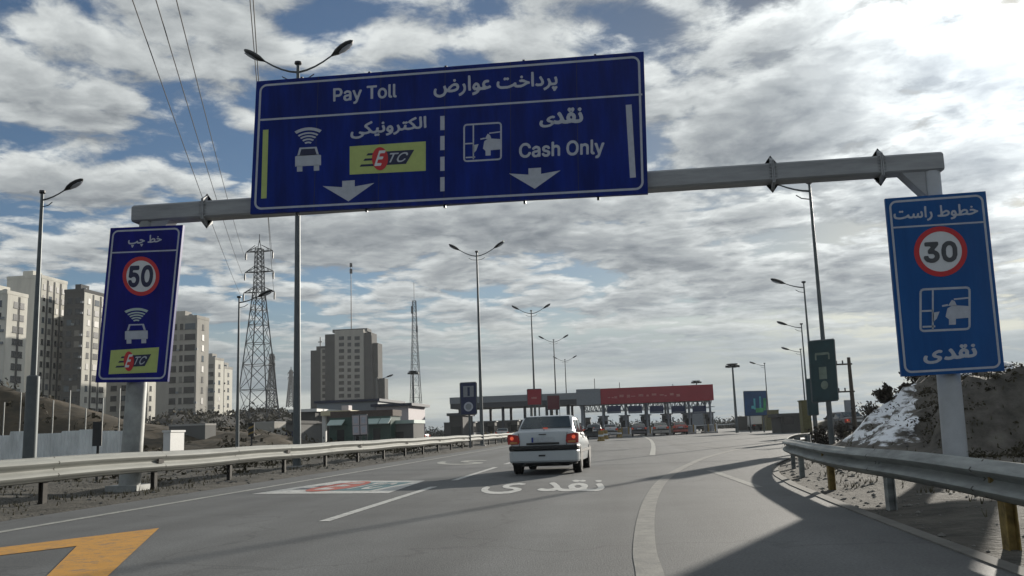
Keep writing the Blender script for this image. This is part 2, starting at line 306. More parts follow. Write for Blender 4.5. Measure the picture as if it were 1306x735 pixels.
# ------------------------------------------------------------------ lettering
GLYPHS = {   # letter outlines: x, y pairs in hundredths of the letter size
 'Pay Toll': [[0,15,0,31,0,48,0,65,6,65,12,65,18,65,21,65,24,64,27,63,30,62,31,60,33,57,34,55,35,52,35,49,35,46,34,44,33,41,31,39,30,37,27,35,24,34,21,33,18,33,13,33,9,33,5,33,5,35,5,37,5,39,9,39,13,39,17,39,20,39,22,39,24,40,25,41,26,42,27,44,28,46,28,47,28,49,28,51,28,53,27,55,26,56,25,57,24,58,22,59,20,60,17,60,14,60,10,60,6,60,6,45,6,30,6,15,4,15,2,15],[54,14,52,14,50,14,48,15,46,16,44,17,43,19,42,21,42,23,41,25,42,27,42,29,43,31,44,32,45,33,46,34,48,35,49,35,51,36,53,36,54,36,56,36,58,37,60,37,62,37,63,37,65,38,66,39,66,42,66,43,65,44,64,45,64,46,62,47,61,47,60,47,58,48,56,47,55,47,53,47,52,46,51,45,50,45,49,44,49,43,46,42,45,43,43,44,44,46,45,48,46,49,48,50,50,51,52,52,54,53,56,53,58,53,59,53,61,53,62,52,64,52,66,51,67,51,68,49,70,48,71,47,71,45,72,42,72,40,72,31,72,23,72,15,70,15,68,15,66,15,66,16,66,18,66,20,65,19,64,18,64,17,63,16,61,15,60,15,58,14,56,14],[55,19,58,19,60,20,61,20,63,21,64,23,65,24,65,25,66,27,66,28,66,30,66,32,66,33,65,33,64,32,62,32,59,32,58,32,56,31,55,31,53,31,52,30,51,30,50,29,49,28,48,27,48,26,48,25,48,23,49,22,49,21,50,20,51,20,53,19,54,19],[82,1,83,2,83,4,84,6,86,6,88,6,90,6,90,7,91,8,92,9,92,11,93,12,93,13,94,14,89,27,84,40,79,52,81,52,84,52,86,52,88,45,91,37,94,30,95,28,95,25,96,23,97,21,97,19,98,17,96,17,96,19,97,21,98,23,98,25,99,28,100,30,102,37,105,45,108,52,110,52,112,52,115,52,109,38,103,23,98,9,97,7,96,5,95,4,94,3,93,2,91,1,90,0,88,0,87,0,85,0,83,0],[138,60,138,62,138,63,138,65,151,65,164,65,177,65,177,63,177,62,177,60,171,60,166,60,161,60,161,45,161,30,161,15,159,15,156,15,154,15,154,30,154,45,154,60,149,60,144,60],[201,14,197,14,194,15,192,16,189,18,187,20,186,23,184,26,184,30,183,33,184,37,184,40,186,44,187,46,189,49,192,50,194,52,197,53,201,53,204,53,207,52,210,50,212,49,214,46,216,44,217,40,218,37,218,33,218,30,217,26,216,23,214,20,212,18,210,16,207,15,204,14],[201,19,203,19,205,20,207,21,208,23,210,24,211,26,211,28,212,31,212,33,212,36,211,38,211,40,210,42,208,44,207,46,205,47,203,47,201,47,198,47,196,47,194,46,193,44,192,42,191,40,190,38,190,36,190,33,190,31,190,28,191,26,192,24,193,23,194,21,196,20,198,19],[235,14,233,15,231,15,229,17,228,18,227,20,227,23,227,37,227,51,227,65,229,65,231,65,233,65,233,52,233,38,233,24,233,23,233,22,234,20,236,20,237,20,239,18,239,17,240,15,238,15,237,14],[254,14,252,15,249,15,248,17,247,18,246,20,246,23,246,37,246,51,246,65,248,65,250,65,252,65,252,52,252,38,252,24,252,23,252,22,253,20,255,20,256,20,258,18,258,17,258,15,257,15,256,14]],
 'Cash Only': [[23,14,18,14,15,15,11,17,8,19,5,22,3,26,1,30,0,35,0,40,0,45,1,50,3,54,5,57,8,60,11,63,15,65,18,66,23,66,25,66,28,66,30,65,32,64,34,63,36,62,38,60,39,58,41,56,42,54,43,52,43,49,41,49,39,49,37,49,36,51,36,53,35,54,34,55,33,56,32,57,30,58,29,59,28,59,26,60,24,60,23,60,20,60,17,59,14,58,12,56,10,54,8,51,7,48,7,44,6,40,7,36,7,32,8,29,10,26,12,24,14,22,17,21,20,20,23,20,24,20,26,20,28,21,29,21,30,22,32,23,33,24,34,25,35,26,36,27,36,29,37,31,39,31,41,31,43,31,43,28,42,26,41,24,39,22,38,20,36,18,34,17,32,16,30,15,28,14,25,14],[63,14,61,14,58,14,56,15,55,16,53,17,52,19,51,21,50,23,50,25,50,27,51,29,51,31,52,32,53,33,55,34,56,35,58,35,60,36,61,36,63,36,65,36,67,37,69,37,70,37,72,37,74,38,74,39,74,42,74,43,74,44,73,45,72,46,71,47,70,47,68,47,67,48,65,47,63,47,62,47,61,46,60,45,59,45,58,44,57,43,55,42,53,43,51,44,52,46,53,48,55,49,57,50,58,51,60,52,62,53,64,53,66,53,68,53,69,53,71,52,72,52,74,51,76,51,77,49,78,48,79,47,80,45,80,42,81,40,81,31,81,23,81,15,79,15,77,15,75,15,75,16,75,18,75,20,74,19,73,18,72,17,71,16,70,15,69,15,67,14,65,14],[64,19,66,19,68,20,70,20,71,21,72,23,73,24,74,25,74,27,75,28,75,30,75,32,75,33,74,33,72,32,70,32,68,32,66,32,65,31,63,31,62,31,60,30,59,30,58,29,57,28,57,27,56,26,56,25,57,23,57,22,58,21,59,20,60,20,61,19,63,19],[104,14,102,14,99,14,97,15,95,16,94,17,92,18,91,20,90,22,89,24,91,24,93,25,95,25,96,23,97,22,98,21,100,20,102,19,104,19,106,19,109,20,110,21,112,22,112,23,113,25,113,26,112,27,111,28,110,29,109,30,107,30,105,31,103,31,101,32,98,32,95,34,93,35,92,37,91,39,91,42,91,44,91,46,92,48,94,49,95,50,97,52,100,52,102,53,105,53,107,53,109,52,111,52,113,51,115,50,116,48,117,47,118,45,118,43,116,43,115,43,113,42,112,44,111,45,110,46,109,47,107,48,105,48,102,48,101,47,99,46,98,45,97,44,97,42,97,41,97,40,98,39,100,38,101,37,103,37,105,36,107,36,109,35,112,34,115,33,117,32,118,30,119,28,119,25,119,23,118,21,117,19,116,18,114,16,112,15,110,14,107,14],[134,37,134,30,134,22,134,15,132,15,130,15,128,15,128,31,128,48,128,65,130,65,132,65,134,65,134,58,134,51,134,43,134,46,136,49,138,51,140,52,142,53,145,53,148,53,150,52,152,51,154,50,155,49,156,47,157,44,158,42,158,39,158,31,158,23,158,15,156,15,154,15,152,15,152,22,152,30,152,38,152,41,151,43,150,45,148,46,146,47,143,47,142,47,140,47,138,46,137,45,136,44,135,43,134,41,134,39],[209,14,205,14,201,15,197,17,194,19,191,22,189,26,188,30,187,35,186,40,187,45,188,50,189,54,191,57,194,60,197,63,201,65,205,66,209,66,213,66,217,65,221,63,224,60,226,57,229,54,230,50,231,45,231,40,231,35,230,30,229,26,226,22,224,19,221,17,217,15,213,14],[209,20,212,20,215,21,217,22,219,24,221,26,223,29,224,32,225,36,225,40,225,44,224,48,223,51,221,54,219,56,217,58,215,59,212,60,209,60,206,60,203,59,201,58,198,56,196,54,195,51,193,48,193,44,193,40,193,36,193,32,195,29,196,26,198,24,201,22,203,21,206,20],[247,37,247,30,247,22,247,15,245,15,243,15,241,15,241,27,241,40,241,52,243,52,245,52,247,52,247,49,247,46,247,43,247,46,249,49,251,51,253,52,255,53,258,53,261,53,263,52,265,51,267,50,268,49,270,47,270,44,271,42,271,39,271,31,271,23,271,15,269,15,267,15,265,15,265,22,265,30,265,38,265,41,264,43,263,45,261,46,259,47,257,47,255,47,253,47,252,46,250,45,249,44,248,43,247,41,247,39],[290,14,288,15,286,15,284,17,283,18,282,20,282,23,282,37,282,51,282,65,284,65,286,65,288,65,288,52,288,38,288,24,288,23,288,22,289,20,291,20,293,20,294,18,294,17,295,15,293,15,292,14],[300,1,301,2,301,4,302,6,304,6,306,6,308,6,308,7,309,8,310,9,310,11,311,12,311,13,312,14,307,27,302,40,297,52,299,52,302,52,304,52,307,45,309,37,312,30,313,28,313,25,314,23,315,21,315,19,316,17,314,17,314,19,315,21,316,23,316,25,317,28,318,30,320,37,323,45,326,52,328,52,330,52,333,52,327,38,321,23,316,9,315,7,314,5,313,4,312,3,311,2,309,1,308,0,306,0,305,0,303,0,301,0]],
 '50': [[16,0,13,0,11,1,8,2,6,3,4,5,2,7,1,9,0,11,0,14,2,14,4,14,6,14,7,12,7,11,8,10,9,8,10,7,11,7,13,6,14,6,16,6,18,6,20,6,22,7,23,8,24,10,25,11,26,13,27,15,27,17,27,19,26,21,25,23,24,24,23,26,21,27,20,28,18,28,16,28,14,28,12,28,11,28,9,27,8,26,7,25,5,25,3,26,1,26,2,34,3,43,4,52,13,52,22,52,31,52,31,50,31,48,31,46,23,46,16,46,9,46,9,41,8,36,7,31,9,32,10,33,12,33,13,34,15,34,17,34,19,34,21,33,23,33,25,32,27,31,29,29,30,28,31,26,32,24,33,22,33,19,33,17,33,14,32,11,31,8,29,6,27,4,25,2,22,1,19,0],[62,0,58,0,55,1,52,3,50,5,48,8,46,12,45,16,44,21,44,26,44,31,45,36,46,40,48,44,50,47,52,49,55,51,58,52,62,52,66,52,69,51,72,49,74,47,76,44,78,40,79,36,80,31,80,26,80,21,79,16,78,12,76,8,74,5,72,3,69,1,66,0],[62,6,64,6,66,7,68,8,70,10,71,12,72,15,73,18,74,22,74,26,74,30,73,34,72,37,71,40,70,42,68,44,66,46,64,46,62,47,60,46,58,46,56,44,54,42,53,40,52,37,51,34,50,30,50,26,50,22,51,18,52,15,53,12,54,10,56,8,58,7,60,6]],
 '30': [[17,0,14,0,12,1,9,2,6,3,4,5,3,6,1,9,0,11,0,14,2,14,4,14,7,14,7,12,7,11,8,9,9,8,11,7,12,7,14,6,16,6,17,6,20,6,21,6,23,7,25,8,26,9,27,10,28,11,28,13,29,15,28,17,28,19,27,20,26,22,25,23,23,24,21,25,19,25,16,25,14,25,13,25,11,25,11,27,11,29,11,31,16,36,20,41,24,46,17,46,10,46,3,46,3,48,3,50,3,52,13,52,23,52,33,52,33,50,33,48,33,47,28,41,22,35,17,29,20,30,24,29,26,28,29,27,31,25,33,23,34,21,35,18,35,15,35,12,34,10,33,7,31,5,29,3,26,2,24,1,21,0],[64,0,60,0,57,1,54,3,51,5,49,8,48,12,47,16,46,21,46,26,46,31,47,36,48,40,49,44,52,47,54,49,57,51,60,52,64,52,67,52,70,51,73,49,76,47,78,44,79,40,81,36,81,31,81,26,81,21,81,16,79,12,78,8,76,5,73,3,70,1,67,0],[64,6,66,6,68,7,70,8,72,10,73,12,74,15,75,18,75,22,75,26,75,30,75,34,74,37,73,40,72,42,70,44,68,46,66,46,64,47,61,46,59,46,57,44,56,42,54,40,53,37,52,34,52,30,52,26,52,22,52,18,53,15,54,12,56,10,57,8,59,7,61,6]],
 'E': [[0,0,0,17,0,34,0,51,10,51,21,51,31,51,31,49,31,47,31,45,23,45,15,45,6,45,6,40,6,34,6,29,14,29,22,29,30,29,30,27,30,25,30,23,22,23,14,23,6,23,6,17,6,11,6,6,15,6,23,6,32,6,32,4,32,2,32,0,21,0,11,0]],
 'TC': [[0,46,0,48,0,50,0,52,13,52,26,52,39,52,39,50,39,48,39,46,33,46,28,46,22,46,22,31,22,16,22,1,20,1,18,1,16,1,16,16,16,31,16,46,11,46,5,46],[68,0,64,0,60,1,57,3,54,6,51,9,49,12,47,16,46,21,46,26,46,31,47,36,49,40,51,44,54,47,57,49,60,51,64,52,68,52,71,52,73,52,76,51,78,50,80,49,82,48,84,46,85,44,86,43,88,40,88,38,89,36,87,36,85,36,83,36,82,37,81,39,81,40,80,41,79,43,77,44,76,44,75,45,73,46,72,46,70,46,68,46,65,46,63,45,60,44,58,42,56,40,54,37,53,34,52,30,52,26,52,22,53,18,54,15,56,12,58,10,60,8,63,7,65,6,68,6,70,6,72,6,73,7,75,7,76,8,77,9,79,10,80,11,81,12,81,14,82,15,83,17,85,17,87,17,89,17,88,14,88,12,86,10,85,8,84,6,82,4,80,3,78,2,76,1,73,1,71,0]],
 'پرداخت عوارض': [[17,4,15,4,12,5,10,5,8,6,7,7,5,8,4,9,2,11,1,12,1,14,0,16,0,18,0,20,0,22,1,23,1,25,2,26,2,27,2,28,4,28,5,27,7,27,6,26,6,24,5,22,5,20,5,18,5,16,6,15,6,13,8,12,9,11,11,10,13,10,15,9,17,9,19,9,22,10,24,10,25,11,27,12,28,13,29,14,30,15,30,17,31,18,31,19,31,21,31,23,31,25,30,27,30,29,29,31,28,34,30,34,31,34,33,35,33,33,34,32,34,30,35,29,35,28,36,27,36,26,37,25,38,24,39,24,40,23,42,23,43,23,45,22,47,22,49,22,52,22,54,22,56,22,58,22,59,23,61,23,62,23,63,24,65,24,66,25,66,26,67,26,68,28,68,30,68,31,67,33,66,34,65,35,64,35,62,35,60,35,58,35,56,34,55,33,53,32,51,30,50,29,48,27,47,26,45,24,44,23,44,22,42,22,40,22,38,22,39,23,41,25,42,27,43,29,45,30,46,32,48,33,50,35,51,36,53,37,55,38,57,39,59,40,61,40,62,40,65,40,66,40,68,39,70,38,71,37,72,35,72,34,73,32,73,30,73,28,72,27,72,25,71,24,70,22,68,21,66,20,64,19,61,18,58,18,55,17,51,17,48,17,45,17,43,18,41,18,39,19,38,19,37,20,36,21,35,21,34,23,35,21,36,20,36,19,35,17,35,15,34,13,33,11,32,10,30,8,28,7,26,6,23,5,20,4],[61,46,59,47,58,48,58,49,58,51,59,52,61,52,62,52,63,51,64,49,63,48,62,47],[76,4,75,6,75,7,74,9,78,10,81,12,83,13,85,15,87,17,88,19,88,21,89,23,89,24,89,27,88,29,88,30,87,31,87,32,86,34,85,36,86,37,88,37,89,38,91,36,92,33,93,31,93,29,93,27,93,25,93,22,93,20,92,18,91,16,90,14,89,13,88,11,86,10,85,9,83,8,82,7,80,6,79,5,77,5],[103,18,102,32,102,46,102,60,103,60,105,60,106,60,107,46,107,32,108,18,106,18,104,18],[115,4,115,6,114,8,114,9,116,10,118,10,120,11,122,11,124,12,126,13,127,14,128,16,129,17,130,19,130,21,130,24,130,26,129,29,129,30,128,32,126,33,125,33,123,33,122,31,121,31,121,30,120,29,120,26,120,25,121,24,122,23,123,23,125,23,128,23,132,23,136,23,140,23,141,22,142,21,142,20,142,19,140,18,135,18,130,18,125,18,124,18,122,18,120,18,119,19,118,20,117,21,116,22,115,24,115,25,115,27,116,28,116,30,117,31,117,33,118,34,119,35,120,36,121,37,123,38,124,38,125,38,127,38,129,37,130,36,131,35,133,34,133,32,134,29,135,27,135,23,134,20,134,17,133,14,131,11,129,9,126,8,123,6,119,5],[139,18,140,19,140,21,140,23,142,23,144,23,146,23,148,23,149,23,149,24,148,25,147,26,146,27,145,28,145,29,144,31,144,33,144,35,145,37,146,39,147,40,148,42,150,43,152,43,154,44,156,44,158,44,160,44,162,43,162,42,162,40,161,39,160,39,158,39,156,39,155,39,154,39,153,38,151,38,151,37,150,36,149,35,149,34,149,32,150,30,151,28,152,27,154,26,155,25,157,25,159,25,160,25,161,26,162,26,164,27,166,28,166,26,167,25,168,23,165,22,162,21,159,20,157,20,154,19,150,18,147,18,143,18],[208,17,208,18,209,20,209,22,212,22,214,22,217,22,220,22,222,23,225,24,228,25,230,26,233,27,235,28,237,30,239,32,240,31,241,30,243,30,242,28,242,27,242,25,243,24,245,23,246,23,248,23,250,23,251,22,252,21,252,20,252,19,250,18,247,18,245,18,243,19,241,19,240,20,239,21,238,22,238,24,238,26,239,25,237,24,235,23,233,22,231,21,228,20,226,19,223,18,220,18,217,17,214,17,211,17],[208,17,204,17,201,17,199,17,196,18,194,19,192,20,190,21,189,22,188,23,187,25,187,27,186,29,187,31,187,33,187,35,188,37,190,38,191,37,193,37,192,36,192,34,192,32,191,31,192,28,192,27,193,25,194,24,196,23,198,22,201,22,205,22,209,22,210,20,210,18,209,17],[218,42,216,42,215,43,215,45,215,46,216,47,218,48,219,47,220,46,221,45,220,43,219,42],[210,42,208,42,207,43,207,45,207,46,208,47,210,48,211,47,212,46,213,45,212,43,211,42],[249,18,250,19,250,21,250,23,252,23,254,23,256,23,258,23,260,24,262,24,264,25,266,26,267,27,269,27,271,28,272,30,271,30,270,31,269,32,267,33,266,33,264,33,263,34,261,34,259,34,258,34,256,34,255,34,254,35,253,36,253,38,255,38,257,39,259,39,261,39,263,39,265,38,267,38,268,37,269,36,271,36,272,35,273,34,274,34,276,33,277,32,278,32,279,32,281,32,282,30,282,29,282,27,280,27,279,27,277,27,276,26,275,26,273,25,272,24,270,23,269,23,267,22,266,21,264,20,262,20,260,19,258,18,255,18,252,18],[259,45,258,45,257,46,256,48,257,49,258,50,259,51,261,50,262,49,262,48,262,46,261,45],[290,18,289,32,289,46,289,60,290,60,292,60,293,60,294,46,294,32,295,18,293,18,291,18],[301,21,301,22,302,23,303,25,304,24,305,24,306,23,308,23,309,23,311,23,313,23,315,23,316,23,317,24,318,24,319,26,319,28,319,29,318,32,318,33,317,35,315,38,314,40,312,43,313,44,314,45,316,46,318,43,319,40,321,38,322,36,323,34,323,32,324,30,324,29,324,27,324,26,324,24,323,23,322,21,321,20,319,19,317,18,314,18,311,18,310,18,308,18,307,18,306,18,305,19,303,19,302,20,301,20],[327,4,326,6,326,7,325,9,328,10,330,11,333,12,334,13,336,15,337,16,338,17,339,19,339,20,340,22,340,23,340,24,340,26,340,28,339,30,338,32,337,34,336,36,338,37,339,37,340,38,341,37,342,35,342,34,343,33,343,31,344,30,344,29,345,28,346,25,346,24,347,24,348,23,349,23,351,23,352,22,353,21,353,20,352,19,351,18,349,18,347,18,346,19,345,19,344,20,344,21,343,22,343,23,344,23,344,21,344,18,343,16,341,14,340,12,338,10,336,9,334,8,332,6,331,6,329,5],[350,18,350,19,351,21,351,23,353,23,355,23,356,23,357,23,359,24,360,26,360,28,360,30,359,31,359,33,359,34,358,36,358,37,357,39,357,40,358,41,360,41,361,42,362,41,362,39,363,38,363,36,364,34,364,33,364,31,364,30,364,27,364,25,364,24,363,22,362,21,361,20,360,19,358,19,357,18,355,18,353,18],[357,0,355,0,354,1,354,3,354,4,355,5,357,6,358,5,359,4,360,3,359,1,358,0],[353,7,351,7,350,8,350,9,350,11,351,12,353,12,354,12,355,11,356,9,355,8,354,7],[361,7,360,7,358,8,358,9,358,11,360,12,361,12,362,12,364,11,364,9,364,8,362,7]],
 'الکترونیکی': [[0,14,0,16,0,18,1,19,1,20,2,22,2,23,2,24,4,24,5,23,7,23,6,21,6,19,5,17,5,16,5,14,5,13,5,11,6,10,7,9,8,8,9,7,10,6,12,6,13,5,15,5,17,5,19,5,21,5,23,5,25,5,27,6,29,6,31,7,32,8,33,9,34,10,35,11,35,12,35,13,35,14,34,15,32,16,30,16,29,17,28,17,26,18,27,19,27,21,28,22,30,22,31,21,33,20,35,20,36,20,37,19,38,19,40,19,42,18,43,18,44,18,45,17,44,15,43,14,42,13,40,13,40,13,40,10,39,9,38,7,37,6,36,5,34,4,32,3,30,2,27,1,24,0,21,0,18,0,14,0,12,1,9,2,6,3,4,4,2,6,1,8,0,11],[42,13,42,15,42,17,42,18,44,18,45,18,47,18,50,18,52,19,54,19,56,19,57,20,58,21,58,22,58,24,57,25,56,26,55,28,54,29,53,30,52,31,51,32,50,34,48,35,47,36,46,37,45,37,45,38,44,39,44,41,44,43,44,44,46,45,47,46,48,47,49,48,51,49,53,50,55,51,57,52,59,53,61,54,63,55,65,56,66,54,66,53,67,51,65,50,63,49,61,48,59,48,57,47,56,46,54,45,52,44,51,43,49,42,48,41,46,40,47,41,49,41,50,39,52,38,53,36,55,35,56,34,58,32,59,31,60,29,61,27,63,25,64,23,65,22,66,21,67,20,68,19,69,19,71,18,73,18,74,18,75,17,75,15,74,14,73,14,71,14,70,14,68,14,67,14,65,15,64,16,63,17,62,19,61,20,62,20,61,18,60,17,59,16,58,16,57,15,56,15,55,14,53,14,51,14,49,13,47,13,45,13,43,13],[72,13,72,15,72,17,73,18,74,18,76,19,77,19,78,19,79,20,80,20,80,21,81,23,81,24,81,26,82,28,82,31,84,30,85,30,87,30,87,28,86,26,86,25,86,23,86,21,86,20,87,19,89,19,91,18,93,18,95,18,96,18,97,17,97,15,96,14,95,14,92,13,90,14,88,14,87,14,86,15,84,16,84,17,83,19,84,20,83,17,83,16,82,16,81,15,80,15,78,14,77,14,75,14,74,13],[87,2,85,3,84,4,84,5,84,7,85,8,87,8,88,8,89,7,90,5,89,4,88,3],[79,2,77,3,76,4,76,5,76,7,77,8,79,8,80,8,81,7,82,5,81,4,80,3],[94,13,94,15,94,17,95,18,96,18,98,18,99,19,101,19,102,21,103,23,102,26,102,27,102,28,101,30,101,31,100,33,100,34,99,36,101,36,102,37,104,38,104,36,105,35,105,33,106,32,106,30,107,29,107,27,107,26,107,23,107,21,107,20,106,19,106,18,105,17,104,16,103,16,102,15,101,15,100,14,99,14,97,14,96,13],[102,44,100,44,99,45,99,47,99,48,100,49,102,50,103,49,104,48,105,47,104,45,103,44],[113,0,113,2,113,3,112,5,115,5,117,6,119,6,121,7,123,8,124,9,125,10,127,11,127,13,128,15,128,17,129,20,128,22,128,24,127,26,126,28,125,29,123,29,122,28,120,27,120,26,119,25,119,24,118,22,119,20,119,19,121,18,123,18,125,18,127,18,129,19,130,18,130,16,130,15,129,15,128,14,127,14,126,13,125,13,122,13,120,13,119,14,118,14,117,15,116,15,116,16,114,17,114,20,114,22,114,24,115,25,115,27,116,28,117,30,117,31,119,32,120,33,121,33,122,34,124,34,125,34,127,33,128,33,129,32,130,31,131,29,132,28,132,26,133,25,133,23,133,21,133,19,133,16,132,12,131,10,129,7,127,5,124,3,121,2,118,1],[137,0,136,2,136,3,135,5,138,5,140,7,142,8,144,9,146,10,147,12,148,13,149,14,149,16,150,17,150,19,150,20,150,22,149,24,149,26,148,28,147,30,146,32,147,32,149,33,150,34,151,32,152,31,152,30,153,28,153,27,154,26,154,25,154,24,155,21,156,20,157,19,158,19,159,18,161,18,162,18,163,17,163,15,162,14,161,14,158,14,157,14,156,14,155,15,154,16,153,17,153,18,152,19,154,19,154,16,153,14,152,12,151,10,150,8,148,6,146,5,144,3,142,2,140,1,138,1],[160,13,160,15,160,17,161,18,162,18,164,19,165,19,166,19,167,20,168,20,168,21,169,23,169,24,169,26,170,28,170,31,172,30,174,30,175,30,175,28,174,26,174,25,174,23,174,21,174,20,175,19,177,19,179,18,181,18,183,18,184,18,185,17,185,15,184,14,183,14,180,13,178,14,176,14,175,14,174,15,172,16,172,17,171,19,172,20,171,17,171,16,170,16,169,15,168,15,166,14,165,14,163,14,162,13],[176,37,174,37,173,38,173,40,173,41,174,42,176,43,177,42,178,41,179,40,178,38,177,37],[168,37,166,37,165,38,165,40,165,41,166,42,168,43,169,42,170,41,171,40,170,38,169,37],[182,13,182,15,182,17,183,18,184,18,186,18,187,18,190,18,193,19,195,19,196,19,197,20,198,21,198,22,198,24,197,25,197,26,196,28,195,29,193,30,192,31,191,32,190,34,189,35,188,36,187,37,186,37,185,38,184,39,184,41,184,43,185,44,186,45,187,46,188,47,190,48,191,49,193,50,195,51,197,52,199,53,201,54,203,55,205,56,206,54,206,53,207,51,205,50,203,49,201,48,200,48,198,47,196,46,194,45,192,44,191,43,189,42,188,41,187,40,187,41,189,41,190,39,192,38,194,36,195,35,197,34,198,32,199,31,201,29,202,27,203,25,204,23,205,22,206,21,207,20,208,19,209,19,211,18,213,18,214,18,215,17,215,15,214,14,213,14,211,14,210,14,208,14,207,14,206,15,204,16,203,17,202,19,201,20,202,20,201,18,201,17,200,16,199,16,198,15,196,15,195,14,193,14,191,14,189,13,187,13,185,13,184,13],[212,13,212,15,213,17,213,18,215,18,216,19,217,19,219,20,219,23,219,24,219,26,219,36,218,46,218,56,220,56,221,56,223,56,223,46,224,36,224,26,224,24,224,23,224,21,223,19,223,18,222,17,221,16,220,15,219,14,217,14,215,14],[233,14,233,28,232,42,232,56,233,56,235,56,237,56,237,42,237,28,238,14,236,14,235,14]],
 'نقد': [[11,5,13,5,14,5,15,6,16,6,17,7,18,8,19,10,18,12,18,14,17,15,16,17,16,18,15,19,14,21,13,22,12,24,11,25,12,26,14,27,15,28,17,26,18,24,19,22,20,20,21,18,22,16,23,14,23,12,24,11,24,9,25,8,26,7,26,6,28,5,29,5,31,5,32,4,32,3,32,1,31,0,29,0,27,0,26,1,24,1,23,2,22,3,22,4,21,6,21,8,21,8,22,9,23,10,23,8,22,7,22,5,21,4,20,2,18,1,16,1,14,0,11,0,9,0,8,0,7,0,5,1,4,1,3,1,2,2,1,2,0,3,1,4,2,6,2,7,3,7,4,6,6,6,7,5,9,5],[29,0,30,2,30,3,30,5,32,5,34,5,36,5,38,5,40,6,42,6,43,6,44,7,46,8,47,8,48,9,48,10,49,11,49,13,49,14,49,16,48,18,48,18,47,19,45,20,44,20,42,19,41,18,40,18,40,17,39,16,39,14,40,11,40,10,41,9,42,8,43,8,43,7,44,6,45,6,43,5,42,5,40,4,38,5,37,6,37,7,36,8,35,9,35,11,34,12,34,14,34,15,35,17,35,18,36,19,37,21,37,22,38,23,40,23,41,24,42,25,43,25,45,25,46,25,48,24,50,23,51,22,52,21,53,19,54,18,54,16,54,14,54,13,54,11,53,10,53,8,52,7,51,6,50,5,48,4,47,3,46,3,44,2,42,1,41,1,38,1,36,0,34,0,32,0],[59,0,57,0,55,0,53,0,51,1,49,1,47,1,45,2,43,2,42,3,43,4,45,5,46,6,47,6,49,6,50,5,52,5,54,5,55,5,57,5,58,5,60,5,61,4,62,3,61,1,60,0],[48,31,47,31,46,33,45,34,46,35,47,37,48,37,50,37,51,35,51,34,51,33,50,31],[40,31,39,31,38,33,37,34,38,35,39,37,40,37,42,37,43,35,43,34,43,33,42,31],[59,0,59,2,59,3,59,5,61,5,63,5,64,5,66,6,67,8,67,10,67,12,67,14,66,15,66,16,66,18,65,19,64,21,64,22,66,23,67,24,69,24,69,23,70,21,70,20,71,18,71,17,71,15,72,14,72,12,72,9,72,8,71,7,71,6,70,5,70,4,69,3,68,2,67,2,66,1,65,1,64,0,62,0,61,0],[66,30,65,31,64,32,63,33,64,35,65,36,66,36,68,36,69,35,69,33,69,32,68,31]],
 'ی': [[0,14,0,16,0,18,1,19,1,20,2,22,2,23,2,24,4,24,5,23,7,23,6,21,6,19,5,17,5,16,5,14,5,13,5,11,6,10,7,9,7,8,9,7,10,6,11,6,13,5,14,5,16,5,18,5,21,5,23,5,25,6,27,6,29,7,31,8,32,9,33,10,34,11,34,12,35,14,34,15,33,16,31,17,30,17,29,17,28,18,27,18,26,19,24,19,23,20,23,21,22,22,21,23,21,25,21,27,21,28,22,30,23,31,24,33,25,34,27,35,28,36,30,37,32,38,34,38,36,39,37,39,39,38,40,38,41,37,42,37,42,35,41,34,40,32,39,33,37,34,36,34,33,33,32,33,31,32,30,32,29,31,28,30,27,29,26,29,26,28,26,26,26,24,27,23,28,23,29,22,30,22,32,21,33,21,34,20,35,20,36,19,37,19,38,18,39,17,40,16,40,13,39,11,39,10,38,8,36,7,34,5,32,4,30,2,27,1,24,1,21,0,18,0,15,0,13,0,11,1,9,1,7,2,5,3,4,5,2,6,1,8,1,9,0,11]],
